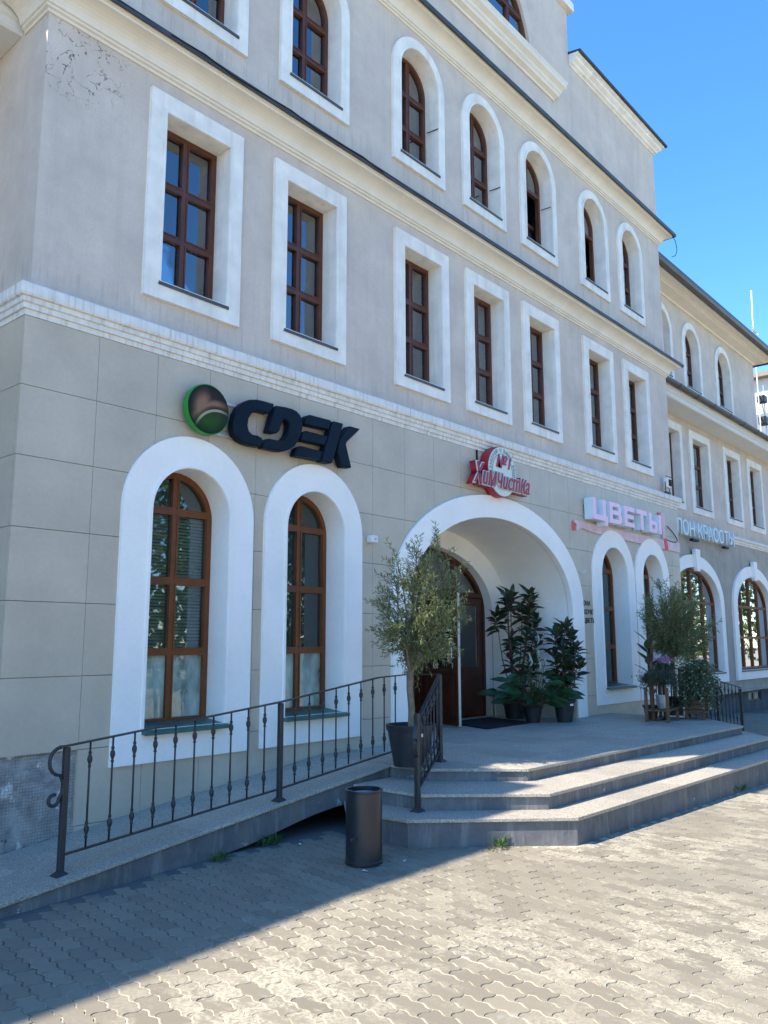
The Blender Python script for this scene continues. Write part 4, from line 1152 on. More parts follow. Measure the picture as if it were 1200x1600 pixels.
for i, chh in enumerate(txt):
    if chh == ' ': continue
    me_ = raw_text(chh, .01, 0, .0, res=2); lo, hi, a = bbox(me_)
    ang = R(196)-R(212)*i/(n_-1); s_ = .072
    cx_ = (lo[0]+hi[0])/2
    x_ = (a[:, 0]-cx_)*s_; z_ = a[:, 1]*s_+(dr-.073)
    rot = ang-PI/2; c_, s__ = math.cos(rot), math.sin(rot)
    k = len(av)
    for xx, zz in zip(x_, z_): av.append((dcx+xx*c_-zz*s__, YS-.004, dcz+xx*s__+zz*c_))
    for p_ in me_.polygons: af_.append(tuple(v_+k for v_ in p_.vertices))
MB().add(av, af_).build('arc_lettering', M_gink, bd, recalc=False)
def script(s_, x0, x1, z0, z1, off, shear, y0_, dep, mat_, name, par):
    ref = raw_text(s_, .02, shear, .1); lo, hi, _ = bbox(ref)
    me_ = raw_text(s_, off, shear, .1)
    def fx(a):
        o = np.empty_like(a); o[:, 0] = x0+(a[:, 0]-lo[0])*(x1-x0)/(hi[0]-lo[0]); o[:, 2] = z0+(a[:, 1]-lo[1])*(z1-z0)/(hi[1]-lo[1])
        o[:, 1] = y0_-(a[:, 2]-a[:, 2].min())/(a[:, 2].max()-a[:, 2].min())*dep; return o
    return put(me_, fx, name, mat_, par)
tb = script('Хuмчucmкa', 9.36, 10.85, 3.90, 4.22, .046, .35, YS+.10, .095, M_red, 'name_backing', s2); tb.location = inv
script('Хuмчucmкa', 9.36, 10.85, 3.90, 4.22, .040, .35, YS-.004, .016, M_ivory, 'name_outline', tb)
script('Хuмчucmкa', 9.36, 10.85, 3.90, 4.22, .008, .35, YS-.022, .008, M_red, 'name', tb)
b2 = script('№1', 9.955, 10.36, 4.22, 4.42, .050, .30, YS-.001, .006, M_swhite, 'number_outline', s2); b2.location = inv
script('№1', 9.955, 10.36, 4.22, 4.42, .022, .30, YS-.009, .008, M_red, 'number', b2)
MB().box(9.7, 9.72, -.08, -.06, 4.2, 4.45).box(10.5, 10.52, -.08, -.06, 3.9, 4.3).build('bracket', M_cable, s2, inv)

# pink flower shop letters
s3 = empty('shop_sign', (13.0, -.2, 3.7), 'pink channel letters spelling the Russian word for flowers above two narrow arched windows', 'shop sign')
inv3 = (-13.0, .2, -3.7)
zl, zh, k_ = 3.79, 4.165, .115
def chl(outs, holes):
    body = MB().region(outs, holes, -.243, -.08).build('letter', M_pside, s3, inv3, recalc=False)
    MB().region(outs, holes, -.25, -.2435).build('face', M_pink, body, recalc=False)
chl([[(12.93, zl), (13.36, zl), (13.36, 3.705), (13.475, 3.705), (13.475, zl+.09), (13.41, zl+.09), (13.41, zh), (13.30, zh), (13.30, zl+.09), (13.045, zl+.09), (13.045, zh), (12.93, zh)]], [])
chl([[(13.56, zl), (13.97, zl), (14.04, zl+.05), (14.04, zl+.155), (13.99, zl+.20), (14.02, zl+.24), (14.02, zh-.05), (13.96, zh), (13.56, zh)]], [rect(13.68, 13.92, zl+.075, zl+.155), rect(13.68, 13.90, zl+.235, zh-.075)])
chl([[(14.16, zl), (14.58, zl), (14.58, zl+.085), (14.28, zl+.085), (14.28, zl+.15), (14.55, zl+.15), (14.55, zl+.23), (14.28, zl+.23), (14.28, zh-.085), (14.58, zh-.085), (14.58, zh), (14.16, zh)]], [])
chl([[(14.86, zl), (14.98, zl), (14.98, zh-.085), (15.15, zh-.085), (15.15, zh), (14.69, zh), (14.69, zh-.085), (14.86, zh-.085)]], [])
chl([[(15.25, zl), (15.56, zl), (15.62, zl+.05), (15.62, zl+.18), (15.56, zl+.23), (15.37, zl+.23), (15.37, zh), (15.25, zh)], rect(15.70, 15.82, zl, zh)], [rect(15.37, 15.51, zl+.08, zl+.15)])
MB().box(12.9, 15.9, -.075, -.06, 3.84, 3.87).box(12.9, 15.9, -.075, -.06, 4.05, 4.08).build('mounting_bar', M_steel, s3, inv3)

pb = empty('sign_board_remnant', (12.55, -.07, 3.5), 'long faded pink board left from an old sign, below the pink letters', 'sign board')
invp = (-12.55, .07, -3.5)
strip = [(12.55, 3.74), (12.55, 3.70), (12.63, 3.68), (12.635, 3.56), (12.72, 3.60), (12.86, 3.625), (13.05, 3.60), (13.3, 3.585), (17.14, 3.545), (17.14, 3.745)]
MB().region([strip], [], -.082, -.064).build('board', M_strip, pb, invp, recalc=False)
MB().region([rect(12.50, 12.60, 3.56, 3.72)], [], -.0635, -.060).build('red_strip', M_sred, pb, invp, recalc=False)
MB().region([[(16.22, 4.30), (16.40, 4.30), (16.42, 4.0), (16.36, 3.75), (16.27, 3.75)]], [], -.088, -.064).build('upright_board', M_strip, pb, invp, recalc=False)
MB().region([rect(16.10, 16.17, 4.10, 4.28)], [], -.084, -.062).build('red_strip', M_sred, pb, invp, recalc=False)
MB().region([[(16.30, 3.765), (16.45, 3.765), (16.50, 3.56), (16.36, 3.53)]], [], -.092, -.083).build('red_strip', M_sred, pb, invp, recalc=False)

# pale letters on the set back wing
s4 = empty('shop_sign', (18.2, YW-.1, 4.3), 'pale cyan channel letters of the beauty salon on the set back wing beyond the corner', 'shop sign')
for l_ in sign_text('САЛОН КРАСОТЫ', 18.75, 23.65, 4.30, 4.68, YW-.20, .13, M_cyan, M_pside, s4, off=.006): l_.location = (-18.2, -YW+.1, -4.3)
for a_, b_ in ((20.6, 21.0), (22.9, 23.2)): MB().box(a_, b_, YW-.19, YW-.1, 4.2, 4.26).build('transformer_box', M_cable, s4, (-18.2, -YW+.1, -4.3))

# black lettering stuck on the panels beside the arch
wl = empty('wall_lettering', (12.76, -.06, 2.0), 'three short lines of black Russian lettering on the panels right of the entrance arch', 'lettering')
for s_, z in (('ОНА', 2.31), ('ХОЧЕТ', 2.165), ('ЦВЕТЫ', 2.02)):
    wd = .088*len(s_)*.95
    for l_ in sign_text(s_, 12.80, 12.80+wd, z, z+.085, -.057, .004, M_ink, None, wl, off=.02): l_.location = (-12.76, .06, -2.0)
tag(MB().rod([(-.06, .02, .02), (.02, 0, 0), (.07, -.02, .05)], .012, 6).build('bracket_stub', M_plastic, None, (12.78, -.08, 2.86)), 'small white metal bracket stub on the wall right of the entrance arch', 'bracket')
# small box sensor
cb = MB().box(-.055, .055, -.10, 0, -.045, .045).build('sensor_box', M_plastic, None, (7.40, -.056, 2.93), bevel=.008)
tag(cb, 'small white plastic box on the wall between the second window and the arch', 'sensor')
MB().lathe([(.012, -.003), (.012, .003)], (0, 0, 0), 10).build('lens', M_ink, cb, (0, -.103, 0))
# floodlight on the string course
fl = empty('floodlight', (16.55, -.12, 4.74), 'small pale floodlight on its bracket, standing on the ledge near the right corner', 'floodlight')
MB().box(-.09, .09, -.06, .04, .10, .30).build('lamp_housing', M_trim, fl, bevel=.01)
MB().box(-.07, .07, -.066, -.061, .13, .27).build('lamp_glass', M_mat, fl)
MB().rod([(-.1, 0, .22), (-.1, 0, .02), (.1, 0, .02), (.1, 0, .22)], .010, 5).box(-.12, .12, -.03, .03, -.015, .012).rod([(-.16, -.04, .33), (.16, -.04, .33)], .008, 5).build('bracket', M_flash, fl)
# door mat
mt = MB().region([[(9.95, .02), (11.15, .04), (11.5, 1.0), (10.35, 1.02)]], [], .494, .508, XY).build('door_mat', M_mat, recalc=False, bevel=.004)
tag(mt, 'black ribbed door mat lying in the entrance arch', 'door mat')

# ---------------------------------------------------------------- litter bin
bn = empty('litter_bin', (5.03, -2.13, 0), 'black cylindrical metal litter bin standing in front of the steps', 'litter bin', rz=.3)
rb_, hb_ = .144, .55
MB().lathe([(rb_-.006, .0), (rb_+.004, .0), (rb_+.004, .02), (rb_, .024), (rb_, hb_-.02), (rb_+.005, hb_-.014), (rb_+.005, hb_), (rb_-.012, hb_), (rb_-.012, .06), (.0, .06)], (0, 0, .01), 40, cap=False).build('bin_body', P('black_bin_enamel', (.016, .018, .022), .32, .2, 5, .06, 60, spec=.6), bn, smooth=True)
MB().lathe([(rb_-.016, .03), (rb_-.016, hb_-.035), (rb_-.024, hb_-.035), (rb_-.024, .07), (0, .07)], (0, 0, .01), 32, cap=False).build('bin_liner', P('pale_blue_bin_bag', (.32, .42, .52), .4, .15, 10, .2), bn, smooth=True)
MB().rod([(-rb_, 0, .22), (-rb_-.09, .0, .22)], .010, 6).build('side_bracket', M_flash, bn)

# ---------------------------------------------------------------- plants
def leaf_add(V_, F_, p, d, up_, L_, W_, seg=1, curl=0.0, fold=.25):
    """a leaf from p along d; seg rows, pointed at both ends, folded along the midrib"""
    d = d.normalized(); sdv = d.cross(up_)
    if sdv.length < 1e-4: sdv = d.orthogonal()
    sdv.normalize(); nn = sdv.cross(d).normalized()
    if seg == 1:
        k = len(V_); m1 = p+d*(L_*.45)
        V_ += [p, m1+sdv*W_/2+nn*fold*W_, p+d*L_-nn*curl*L_, m1-sdv*W_/2+nn*fold*W_]
        F_ += [(k, k+1, k+2, k+3)]; return
    k = len(V_); V_.append(p)
    for i in range(1, seg+1):
        t_ = i/(seg+1); wv = W_*math.sin(PI*t_**.85)*.5; c = p+d*(L_*t_)-nn*(curl*L_*t_*t_)
        V_ += [c+sdv*wv+nn*fold*wv, c, c-sdv*wv+nn*fold*wv]
    V_.append(p+d*L_-nn*curl*L_); e = len(V_)-1
    F_ += [(k, k+1, k+2), (k, k+2, k+3)]
    for i in range(seg-1):
        a = k+1+i*3; F_ += [(a, a+3, a+4, a+1), (a+1, a+4, a+5, a+2)]
    a = k+1+(seg-1)*3; F_ += [(a, e, a+1), (a+1, e, a+2)]
def rv(r_, s_=1.0): return Vector((r_.gauss(0, s_), r_.gauss(0, s_), r_.gauss(0, s_)))
def mkplant(V_, F_, name, mat_, parent, smooth=False):
    mb = MB(); mb.v = [tuple(v_) for v_ in V_]; mb.f = F_
    return mb.build(name, mat_, parent, recalc=False, smooth=smooth)

def pot_black(parent, r0, r1, h, tagp=None, rim=.03):
    o = MB().lathe([(r0, 0), (r0+(r1-r0)*.92, h*.86), (r1+.004, h*.86), (r1+.010, h*.90), (r1+.012, h-.012), (r1+.016, h), (r1-.006, h), (r1-.012, h-.05), (0, h-.055)], n=30, cap=False).build('pot', M_pot, parent, smooth=True)
    MB().lathe([(r1-.014, h-.052), (r1*.5, h-.035), (0, h-.030)], n=20, cap=False).build('soil', M_soil, o)
    if tagp is not None:
        a = tagp; MB().box(-.032, .032, -.002, .002, -.016, .016).build('price_tag', M_paper, o, (math.cos(a)*(r1+.0), math.sin(a)*(r1+.0), h*.78), rz=a+PI/2)
    return o

def olive(name, loc_, label, potr, poth, trunk_h, crown_c, crown_r, seed, nlimb, nleaf_mult=1.0, pot=True):
    r_ = random.Random(seed); o = empty(name, loc_, label, 'potted tree')
    if pot: pot_black(o, potr[0], potr[1], poth, tagp=-2.05)
    base = Vector((.02, 0, poth-.06)); top_ = Vector((.03, .02, trunk_h))
    tm = MB(); tm.rod([base, base.lerp(top_, .35)+Vector((.02, .01, 0)), base.lerp(top_, .7)-Vector((.012, 0, 0)), top_], [.038, .034, .034, .040], 9)
    V_, F_ = [], []; C_ = Vector(crown_c); RR_ = Vector(crown_r)
    ends = []
    for k in range(nlimb):
        # aim points over the crown's volume
        a = 2*PI*k*.618034+r_.uniform(-.3, .3); zz = -.55+1.5*((k+.5)/nlimb); rr_ = math.sqrt(max(.05, 1-min(1, zz*zz)))*r_.uniform(.25, .95)
        e = C_+Vector((RR_.x*rr_*math.cos(a), RR_.y*rr_*math.sin(a), RR_.z*zz*r_.uniform(.75, 1.08)))
        m1 = top_.lerp(e, .4)+Vector((0, 0, .05))+rv(r_, .02); 
        pts = [top_-Vector((0, 0, .03)), top_.lerp(m1, .6), m1, m1.lerp(e, .55)+rv(r_, .015), e]
        tm.rod(pts, [.020 if k < 5 else .012, .014 if k < 5 else .009, .009, .006, .003], 6)
        ends.append(pts)
    tw = MB()
    for pts in ends:
        L_ = (pts[-1]-pts[1]).length; nt_ = int(12*nleaf_mult)
        for q in range(nt_):
            t_ = r_.uniform(.25, 1); i = min(3, 1+int(t_*3)); p0 = pts[i].lerp(pts[min(4, i+1)], r_.random())
            out_ = (p0-C_); out_ = out_.normalized() if out_.length > .02 else rv(r_).normalized()
            d = (out_*.9+rv(r_, .45)+Vector((0, 0, .55))).normalized(); tl_ = r_.uniform(.12, .30)
            dd = d.copy(); p1 = p0; prev = p0; path_ = [p0]
            for s__ in range(4):
                dd = (dd+rv(r_, .10)).normalized(); p1 = p1+dd*tl_/4; path_.append(p1)
            tw.rod(path_, .0022, 3, cap=False)
            nl = int(tl_/.017)
            for l_ in range(nl):
                t2 = (l_+.5)/nl; seg_ = min(3, int(t2*4)); pp = path_[seg_].lerp(path_[seg_+1], t2*4-seg_)
                ax_ = (path_[seg_+1]-path_[seg_]).normalized(); perp = ax_.orthogonal().normalized()
                perp.rotate(Matrix.Rotation((l_ % 2)*PI+l_*1.45+r_.uniform(-.3, .3), 3, ax_))
                ld = (ax_*r_.uniform(.6, 1.1)+perp*.85).normalized()
                leaf_add(V_, F_, pp, ld, perp.cross(ax_) if r_.random() < .5 else Vector((0, 0, 1)), r_.uniform(.042, .070), r_.uniform(.011, .0165), 1, .08, .15)
    tm.build('trunk', M_bark, o, smooth=True)
    c = mkplant(V_, F_, 'crown', M_olive, o)
    tw.build('twigs', M_stem, c, recalc=False)
    return o
olive('potted_olive_tree', (6.62, -1.31, .49), 'large olive tree in a big black plastic pot at the left end of the steps', (.165, .235), .40, .92, (.06, -.14, 1.57), (.56, .58, .64), 11, 30, 1.7)

def croton(loc_, label, stems, potr, poth, seed, tagp=None, L_=.22):
    r_ = random.Random(seed); o = empty('potted_croton', loc_, label, 'potted plant'); pot_black(o, potr[0], potr[1], poth, tagp)
    V_, F_ = [], []; sm = MB()
    for (x, y, z, n) in stems:
        b_ = Vector((x*.12, y*.12, poth-.05)); e = Vector((x, y, z)); mid = b_.lerp(e, .5)+Vector((x*.12, y*.12, -.02))
        pts = [b_, b_.lerp(mid, .5), mid, mid.lerp(e, .5), e]; sm.rod(pts, [.012, .010, .009, .008, .006], 6)
        for q in range(int(n*1.15)):
            t_ = q/(n*1.15); zz = -t_*.26; a = q*2.4+r_.uniform(-.3, .3)
            el = .95-1.25*t_+r_.uniform(-.15, .15)
            d = Vector((math.cos(a)*math.cos(el), math.sin(a)*math.cos(el), math.sin(el)))
            ax_ = (pts[4]-pts[3]).normalized(); p = e+ax_*zz+rv(r_, .006)
            leaf_add(V_, F_, p, d, Vector((r_.uniform(-.7, .3), -r_.random()*.9, .8)), L_*r_.uniform(.75, 1.15), L_*r_.uniform(.32, .44), 3, r_.uniform(.1, .35), .35)
    sm.build('stems', M_stem, o, smooth=True); mkplant(V_, F_, 'leaves', M_croton, o); return o
r5 = random.Random(21)
st_l = [(-.50, -.20, 2.02, 18), (-.22, -.1, 2.08, 20), (.12, -.25, 2.10, 20), (.36, -.12, 1.98, 18), (-.42, .05, 1.72, 16), (.05, -.28, 1.76, 16), (.34, -.22, 1.62, 16),
        (-.36, -.18, 1.36, 15), (-.08, -.30, 1.40, 15), (.26, -.28, 1.28, 15), (-.34, -.16, 1.02, 14), (.02, -.30, 1.0, 14), (.30, -.2, .9, 14), (-.2, -.25, .72, 12), (.15, -.1, 1.88, 14), (-.3, -.1, 1.9, 12)]
croton((11.72, .66, .49), 'tallest dark leafed plant in a black pot, deepest in the entrance arch', [(a_, b_, c_*.95, d_) for a_, b_, c_, d_ in st_l], (.15, .20), .34, 3)
st_r = [(0, -.05, 1.46, 20), (-.20, .02, 1.34, 18), (.20, -.05, 1.30, 18), (-.22, -.12, 1.10, 16), (.05, -.22, 1.14, 18), (.25, -.02, 1.04, 16), (-.18, -.1, .88, 14), (.10, -.2, .86, 14),
        (.26, .04, .78, 14), (-.08, .1, 1.0, 12), (.16, -.06, .62, 12), (-.16, -.04, .64, 12)]
croton((11.70, -.24, .49), 'reddish dark leafed plant in a tagged black pot, foremost of three at the arch foot', st_r, (.115, .165), .34, 4, tagp=-1.9, L_=.215)
# peace lily
lo_ = empty('peace_lily', (11.30, .08, .49), 'green peace lily with white spathes in a black pot between the two dark leafed plants', 'potted plant'); pot_black(lo_, .10, .145, .24)
V_, F_ = [], []; r_ = random.Random(8); sm = MB()
for q in range(110):
    a = r_.uniform(0, 2*PI); el = r_.uniform(.35, 1.25); h_ = r_.uniform(.22, .62)
    b_ = Vector((.04*math.cos(a), .04*math.sin(a), .20)); d = Vector((math.cos(a)*math.cos(el), math.sin(a)*math.cos(el), math.sin(el)))
    e = b_+d*h_; sm.rod([b_, b_.lerp(e, .5)+Vector((0, 0, .02)), e], .004, 4, cap=False)
    d2 = (Vector((math.cos(a), math.sin(a), -.15+el*.35))).normalized()
    leaf_add(V_, F_, e, d2, Vector((-r_.random(), -r_.random()*1.2, .6)), r_.uniform(.20, .32), r_.uniform(.08, .12), 4, r_.uniform(.15, .4), .2)
sm.build('stems', M_stem, lo_, recalc=False); mkplant(V_, F_, 'leaves', M_lily, lo_)
for (x, y, z) in ((.02, -.1, 1.20), (.14, -.02, .98), (-.12, -.05, .86), (.05, .08, .92), (-.02, -.14, .80), (.2, -.1, .84)):
    V2, F2 = [], []
    leaf_add(V2, F2, Vector((x, y, z-.02)), Vector((.15, -.1, 1)), Vector((1, -1, .1)), .17, .085, 5, .12, .5)
    sp = mkplant(V2, F2, 'flower', M_spathe, lo_, True)
    MB().rod([(x*.2, y*.2, .2), (x*.8, y*.8, z*.6), (x, y, z)], .004, 4).rod([(x, y-.012, z+.01), (x+.01, y-.02, z+.07)], .007, 6).build('flower_stalk', M_weed, sp, recalc=False)

# wooden plant stand with its load, right end of the platform
sx0, sy0 = 12.95, -1.45
sdn = empty('plant_stand', (sx0, sy0, .49), 'low weathered wooden plant stand at the right end of the platform, loaded with pots', 'plant stand', rz=R(8))
for (x, y, h_) in ((-.42, -.02, .52), (-.42, .30, .52), (.02, -.05, .16), (-.12, .28, .9), (.38, .30, .9)):
    MB().box(x-.022, x+.022, y-.022, y+.022, .004, h_).build('leg', M_crate, sdn, bevel=.003)
for j, y in enumerate((-.03, .09, .21)):
    MB().box(-.44, .42, y, y+.10, .16+.0, .185).build('slat', M_crate, sdn, bevel=.003)
for y in (.20, .29):
    MB().box(-.14, .42, y, y+.08, .62, .645).build('slat', M_crate, sdn, bevel=.003)
bk = empty('zinc_bucket_shrub', (12.77, -1.34, .678), 'ball shaped dark shrub on a thin stem in a zinc bucket on the plant stand', 'potted plant')
MB().lathe([(.062, 0), (.088, .19), (.094, .195), (.094, .205), (.086, .205), (.08, .17), (0, .16)], n=24, cap=False).build('bucket', M_zinc, bk, smooth=True)
r_ = random.Random(31); V_, F_ = [], []; sm = MB(); sm.rod([(0, 0, .15), (.01, 0, .28), (-.08, .01, .36)], .010, 6)
for q in range(60):
    d = rv(r_).normalized(); d.z = abs(d.z)*.8-.25*r_.random(); c = Vector((-.24, -.08, .42))+Vector((d.x*.26, d.y*.24, d.z*.20))
    sm.rod([(-.02, .01, .36), tuple(Vector((-.02, .01, .36)).lerp(c, .5)), tuple(c)], .003, 3, cap=False)
    for l_ in range(30):
        dd = (rv(r_)+d*.8).normalized(); leaf_add(V_, F_, c+rv(r_, .045), dd, Vector((0, 0, 1)), r_.uniform(.028, .05), r_.uniform(.014, .022), 1, .1, .15)
sm.build('stems', M_stem, bk, recalc=False); mkplant(V_, F_, 'leaves', M_bush, bk)
# rubber plant
rp = empty('rubber_plant', (12.92, -1.10, .49), 'tall dark broad leafed plant in a black pot behind the plant stand', 'potted plant'); pot_black(rp, .085, .12, .22)
V_, F_ = [], []; MB().rod([(0, 0, .2), (-.02, 0, .7), (-.05, 0, 1.18)], .010, 6).build('stems', M_stem, rp)
for q in range(15):
    z = .35+q*.062; a = q*2.4; el = .55+.3*(q/15)
    leaf_add(V_, F_, Vector((-.05*(z-.2), 0, z)), Vector((math.cos(a)*math.cos(el), math.sin(a)*math.cos(el), math.sin(el))), Vector((0, 0, 1)), .27, .11, 4, .12, .2)
mkplant(V_, F_, 'leaves', M_rub, rp)
# kalanchoes on the upper shelf
for i, (x, y, lb) in enumerate(((13.16, -1.20, 'pink flowering pot plant on the upper shelf, left one under the olive crown'), (13.46, -1.14, 'pink flowering pot plant on the upper shelf, right one beside the olive stem'))):
    kp = empty('flowering_pot_plant', (x, y, 1.137), lb, 'potted plant', 'pink flowering plants on the shelf')
    MB().lathe([(.05, 0), (.07, .11), (.074, .115), (.066, .115), (0, .10)], n=18, cap=False).build('pot', M_pot, kp, smooth=True)
    V_, F_ = [], []; r_ = random.Random(40+i)
    for q in range(170):
        a = r_.uniform(0, 2*PI); el = r_.uniform(-.2, 1.2); rr_ = r_.uniform(.02, .13)
        leaf_add(V_, F_, Vector((rr_*math.cos(a), rr_*math.sin(a), .11+r_.uniform(0, .09))), Vector((math.cos(a), math.sin(a), el)), Vector((0, 0, 1)), .055, .032, 1, .1, .1)
    mkplant(V_, F_, 'leaves', M_lily, kp); V2, F2 = [], []
    for q in range(420):
        a = r_.uniform(0, 2*PI); rr_ = .15*math.sqrt(r_.random()); p = Vector((rr_*math.cos(a), rr_*math.sin(a), .26+.03*math.cos(rr_*12)+r_.gauss(0, .018)))
        leaf_add(V2, F2, p, rv(r_)+Vector((0, 0, .7)), rv(r_), .017, .014, 1, 0, .1)
    mkplant(V2, F2, 'flowers', M_flow, kp)
# variegated ivy in a wooden planter
iv = empty('ivy_planter', (13.50, -1.60, .494), 'bushy variegated ivy spilling over a small wooden planter box', 'potted plant', rz=R(12))
for (x, y) in ((-.15, -.13), (.15, -.13), (-.15, .13), (.15, .13)):
    MB().box(x-.02, x+.02, y-.02, y+.02, 0, .34).build('leg', M_crate, iv, bevel=.003)
for z in (.08, .155, .23):
    MB().box(-.13, .13, -.148, -.132, z, z+.065).build('slat', M_crate, iv, bevel=.002); MB().box(-.168, -.152, -.11, .11, z, z+.065).build('slat', M_crate, iv, bevel=.002)
    MB().box(.152, .168, -.11, .11, z, z+.065).build('slat', M_crate, iv, bevel=.002); MB().box(-.13, .13, .132, .148, z, z+.065).build('slat', M_crate, iv, bevel=.002)
MB().box(-.13, .13, -.13, .13, .08, .27).build('soil', M_soil, iv)
V_, F_ = [], []; r_ = random.Random(55); sm = MB()
for q in range(170):
    a = r_.uniform(0, 2*PI); rr_ = r_.uniform(.10, .42); top_ = r_.uniform(.48, .92); dn_ = r_.uniform(.05, .80)
    pts = [Vector((.04*math.cos(a), .04*math.sin(a), .26)), Vector((rr_*.45*math.cos(a), rr_*.4*math.sin(a), top_)), Vector((rr_*.9*math.cos(a), rr_*.8*math.sin(a), top_-.06)), Vector((rr_*math.cos(a), rr_*.9*math.sin(a), max(.12, top_-dn_)))]
    sm.rod(pts, .0022, 3, cap=False)
    for l_ in range(44):
        t_ = r_.random()**.8*3; i = min(2, int(t_)); p = pts[i].lerp(pts[i+1], t_-i)+rv(r_, .03)
        leaf_add(V_, F_, p, rv(r_)+Vector((math.cos(a), math.sin(a), -.2)), Vector((0, 0, 1)), r_.uniform(.030, .052), r_.uniform(.028, .044), 1, .1, .12)
sm.build('stems', M_stem, iv, recalc=False); mkplant(V_, F_, 'leaves', M_ivy, iv)
olive('potted_olive_tree', (13.90, -1.10, .49), 'second, rounder olive tree rising behind the ivy planter at the right end of the platform', (.12, .17), .30, .98, (.05, -.05, 1.46), (.86, .60, .72), 23, 44, 2.6)

# weeds in the joints
def weed(loc_, n, s_, seed, label):
    r_ = random.Random(seed); V_, F_ = [], []
    for q in range(n):
        a = r_.uniform(0, 2*PI); el = r_.uniform(.3, 1.4); rr_ = r_.random()*s_*.8
        leaf_add(V_, F_, Vector((rr_*math.cos(a)*1.6, rr_*math.sin(a)*.5, r_.random()*s_*.4)), Vector((math.cos(a)*math.cos(el), math.sin(a)*math.cos(el), math.sin(el))), Vector((0, 0, 1)), s_*r_.uniform(.4, 1), s_*.14, 1, .2, .15)
    o = mkplant(V_, F_, 'weed', M_weed, None); o.location = loc_; tag(o, label, 'weed'); return o
weed((4.35, -1.20, -.005), 70, .08, 1, 'low green weed at the foot of the ramp, left clump near the dark gap')
weed((4.95, -1.12, -.005), 90, .10, 2, 'wider green weed clump growing under the ramp edge')
weed((6.13, -2.66, -.005), 60, .11, 3, 'thin grass tuft at the corner of the lowest step')
weed((10.35, -3.22, gz(10.35)-.005), 60, .12, 4, 'small green weed at the foot of the long lowest step')

# scraps of litter
r_ = random.Random(66)
for i, (x, y, lb) in enumerate(((5.25, -2.36, 'small white scrap of litter right of the bin'), (4.86, -2.33, 'tiny pale scrap of litter left of the bin foot'), (5.1, -1.35, 'pale scrap of litter under the ramp edge'))):
    o = MB().add([(0, 0, .006), (.05, .01, .012), (.045, .03, .006), (.01, .028, .014)], [(0, 1, 2, 3)]).build('litter', M_litter, None, (x, y, .002), rz=r_.uniform(0, 3), recalc=False)
    tag(o, lb, 'litter')

# ---------------------------------------------------------------- beyond the wing: white building, aerial
bgb = empty('white_building', (45, 6, 0), 'distant sunlit white building with a faded brown roof beyond the wing', 'building')
MB().box(0, 14, -1.2, 9, 13.55, 15.45).build('wall', M_bgw, bgb)
MB().box(.01, 14, -1.2, 9, -1.5, 13.549).build('wall', M_bgg, bgb, label='grey lower wall')
MB().add([(-.5, -1.7, 15.45), (14.5, -1.7, 15.45), (14.5, 9.5, 15.45), (-.5, 9.5, 15.45), (4, 2, 17), (10, 2, 17), (10, 6, 17), (4, 6, 17), (-.5, -1.7, 15.7), (14.5, -1.7, 15.7), (14.5, 9.5, 15.7), (-.5, 9.5, 15.7)],
         [(8, 9, 5, 4), (9, 10, 6, 5), (10, 11, 7, 6), (11, 8, 4, 7), (4, 5, 6, 7), (0, 1, 9, 8), (1, 2, 10, 9), (2, 3, 11, 10), (3, 0, 8, 11), (3, 2, 1, 0)]).build('roof', M_bgroof, bgb)
for y in (2.2, 5, 7.6):
    wf = MB().box(-.03, .02, y-.6, y+.6, 10.8, 12.6).build('window', M_bgw, bgb); MB().box(-.05, -.031, y-.5, y+.5, 10.9, 12.5).build('pane', M_gfilm, wf)
MB().rod([(-.2, .3, 16.0), (-.25, -.2, 16.3), (-.2, -.8, 16.35)], .04, 6).build('roof_cable', M_cable, bgb)
an = empty('roof_aerial', (32.56, 2.5, 8.2), 'thin white mast with a small aerial standing behind the upper eave of the wing', 'aerial')
MB().rod([(0, 0, 0), (0, 0, 6.2)], .022, 6).build('mast', M_swhite, an)
MB().rod([(0, 0, 5.4), (.10, 0, 7.1)], .030, 6).build('aerial_tube', M_swhite, an)
am = MB()
for z in (5.3, 5.4, 5.5): am.rod([(-.3, -.05, z), (.3, .05, z)], .02, 5)
for a in (0, 1, 2): am.rod([(0, 0, 5.4), (.25*math.cos(a*2.1), .25*math.sin(a*2.1), 5.15)], .02, 5)
am.build('aerial_element', M_steel, an)
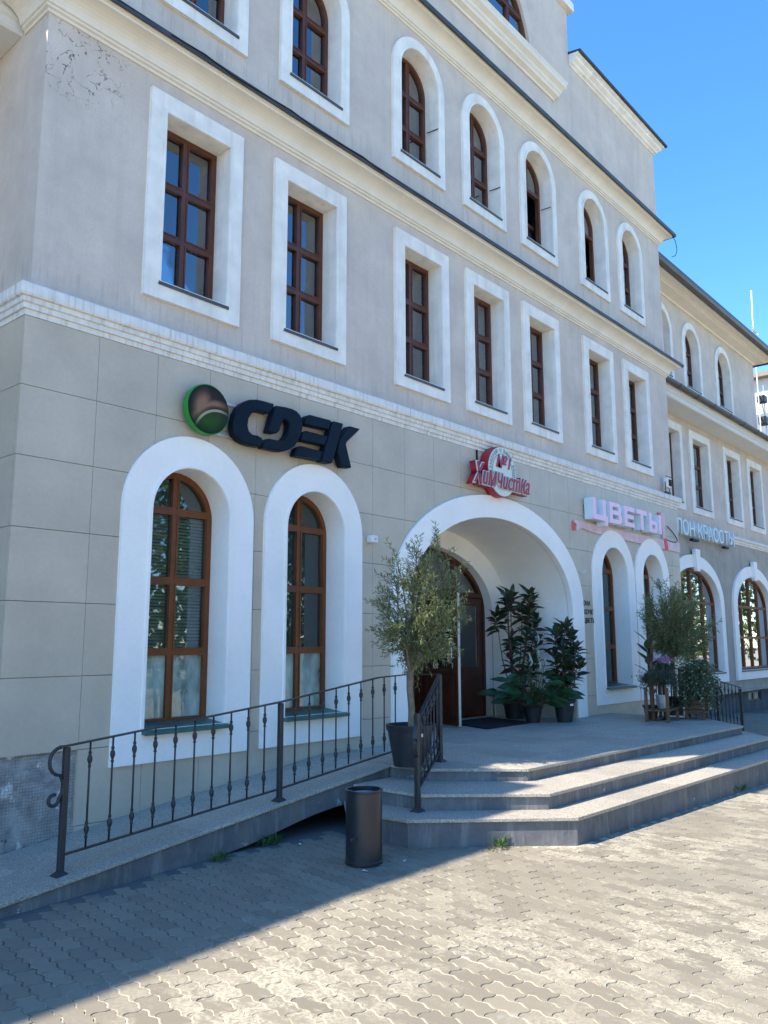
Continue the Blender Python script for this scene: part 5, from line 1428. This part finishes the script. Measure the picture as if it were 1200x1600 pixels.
for z, s_ in ((2.75, .17), (1.9, .19)):
    bx_ = MB().box(.25, .25+s_*2, -.15, .15, z-s_*.8, z+s_*.8).build('antenna_box', M_black, an, bevel=.02)
    MB().rod([(0, 0, z+.1), (.3, 0, z)], .03, 5).build('bracket', M_black, bx_)
MB().rod([(.75, 0, -.4), (.72, 0, 3.4)], .025, 5).rod([(.40, 0, 2.6), (.72, 0, 2.0)], .025, 5).build('stay', M_steel, an)

# ---------------------------------------------------------------- street trees across the forecourt (seen mirrored in the panes)
def street_tree(x, y, h_, r0, seed, label):
    r_ = random.Random(seed); o = empty('street_tree', (x, y, gz(x)), label, 'tree', 'street trees across the forecourt')
    t_ = MB(); t_.rod([(0, 0, 0), (.1, 0, h_*.25), (-.05, .1, h_*.55), (.05, 0, h_*.85)], [.24, .19, .13, .04], 8)
    V_, F_ = [], []
    for k in range(26):
        a = k*2.4; z = h_*(.12+.84*k/26); rr_ = r0*math.sqrt(max(.1, 1-((k/26-.45)/.62)**2)); c = Vector((rr_*.75*math.cos(a), rr_*.75*math.sin(a), z))
        t_.rod([(0, .05, z*.8), tuple(Vector((0, 0, z*.85)).lerp(c, .5)), tuple(c)], [.07, .045, .02], 5)
        for l_ in range(150):
            leaf_add(V_, F_, c+rv(r_, r0*.23), rv(r_), rv(r_), r_.uniform(.3, .5), r_.uniform(.2, .34), 1, .1, .1)
    t_.build('trunk', M_bark, o, smooth=True); mkplant(V_, F_, 'crown', M_tree, o)
rows = [(8, -24, 9, 3.6, 'directly across from the left windows'), (14, -25, 11, 4.2, 'second from the left in the row'), (20.5, -26, 10, 4, 'third from the left in the row'), (27, -25, 11, 4.4, 'fourth from the left in the row'),
        (34, -25, 12, 4.6, 'fifth in the row, near its middle'), (41, -22, 11, 4.4, 'sixth in the row'), (47, -17, 11, 4.2, 'seventh in the row, where it bends'), (52, -11, 10, 4.2, 'eighth in the row, toward the wing windows'), (55, -4, 9, 3.8, 'last of the row, toward the white building'), (0, -27, 11, 4.4, 'first of the row, behind the viewer')]
for i, (x, y, h_, r0, lb) in enumerate(rows):
    street_tree(x, y, h_, r0, 70+i, 'leafy street tree across the forecourt, '+lb)
print('objects', len(D.objects), 'pavers', len(near), len(far))
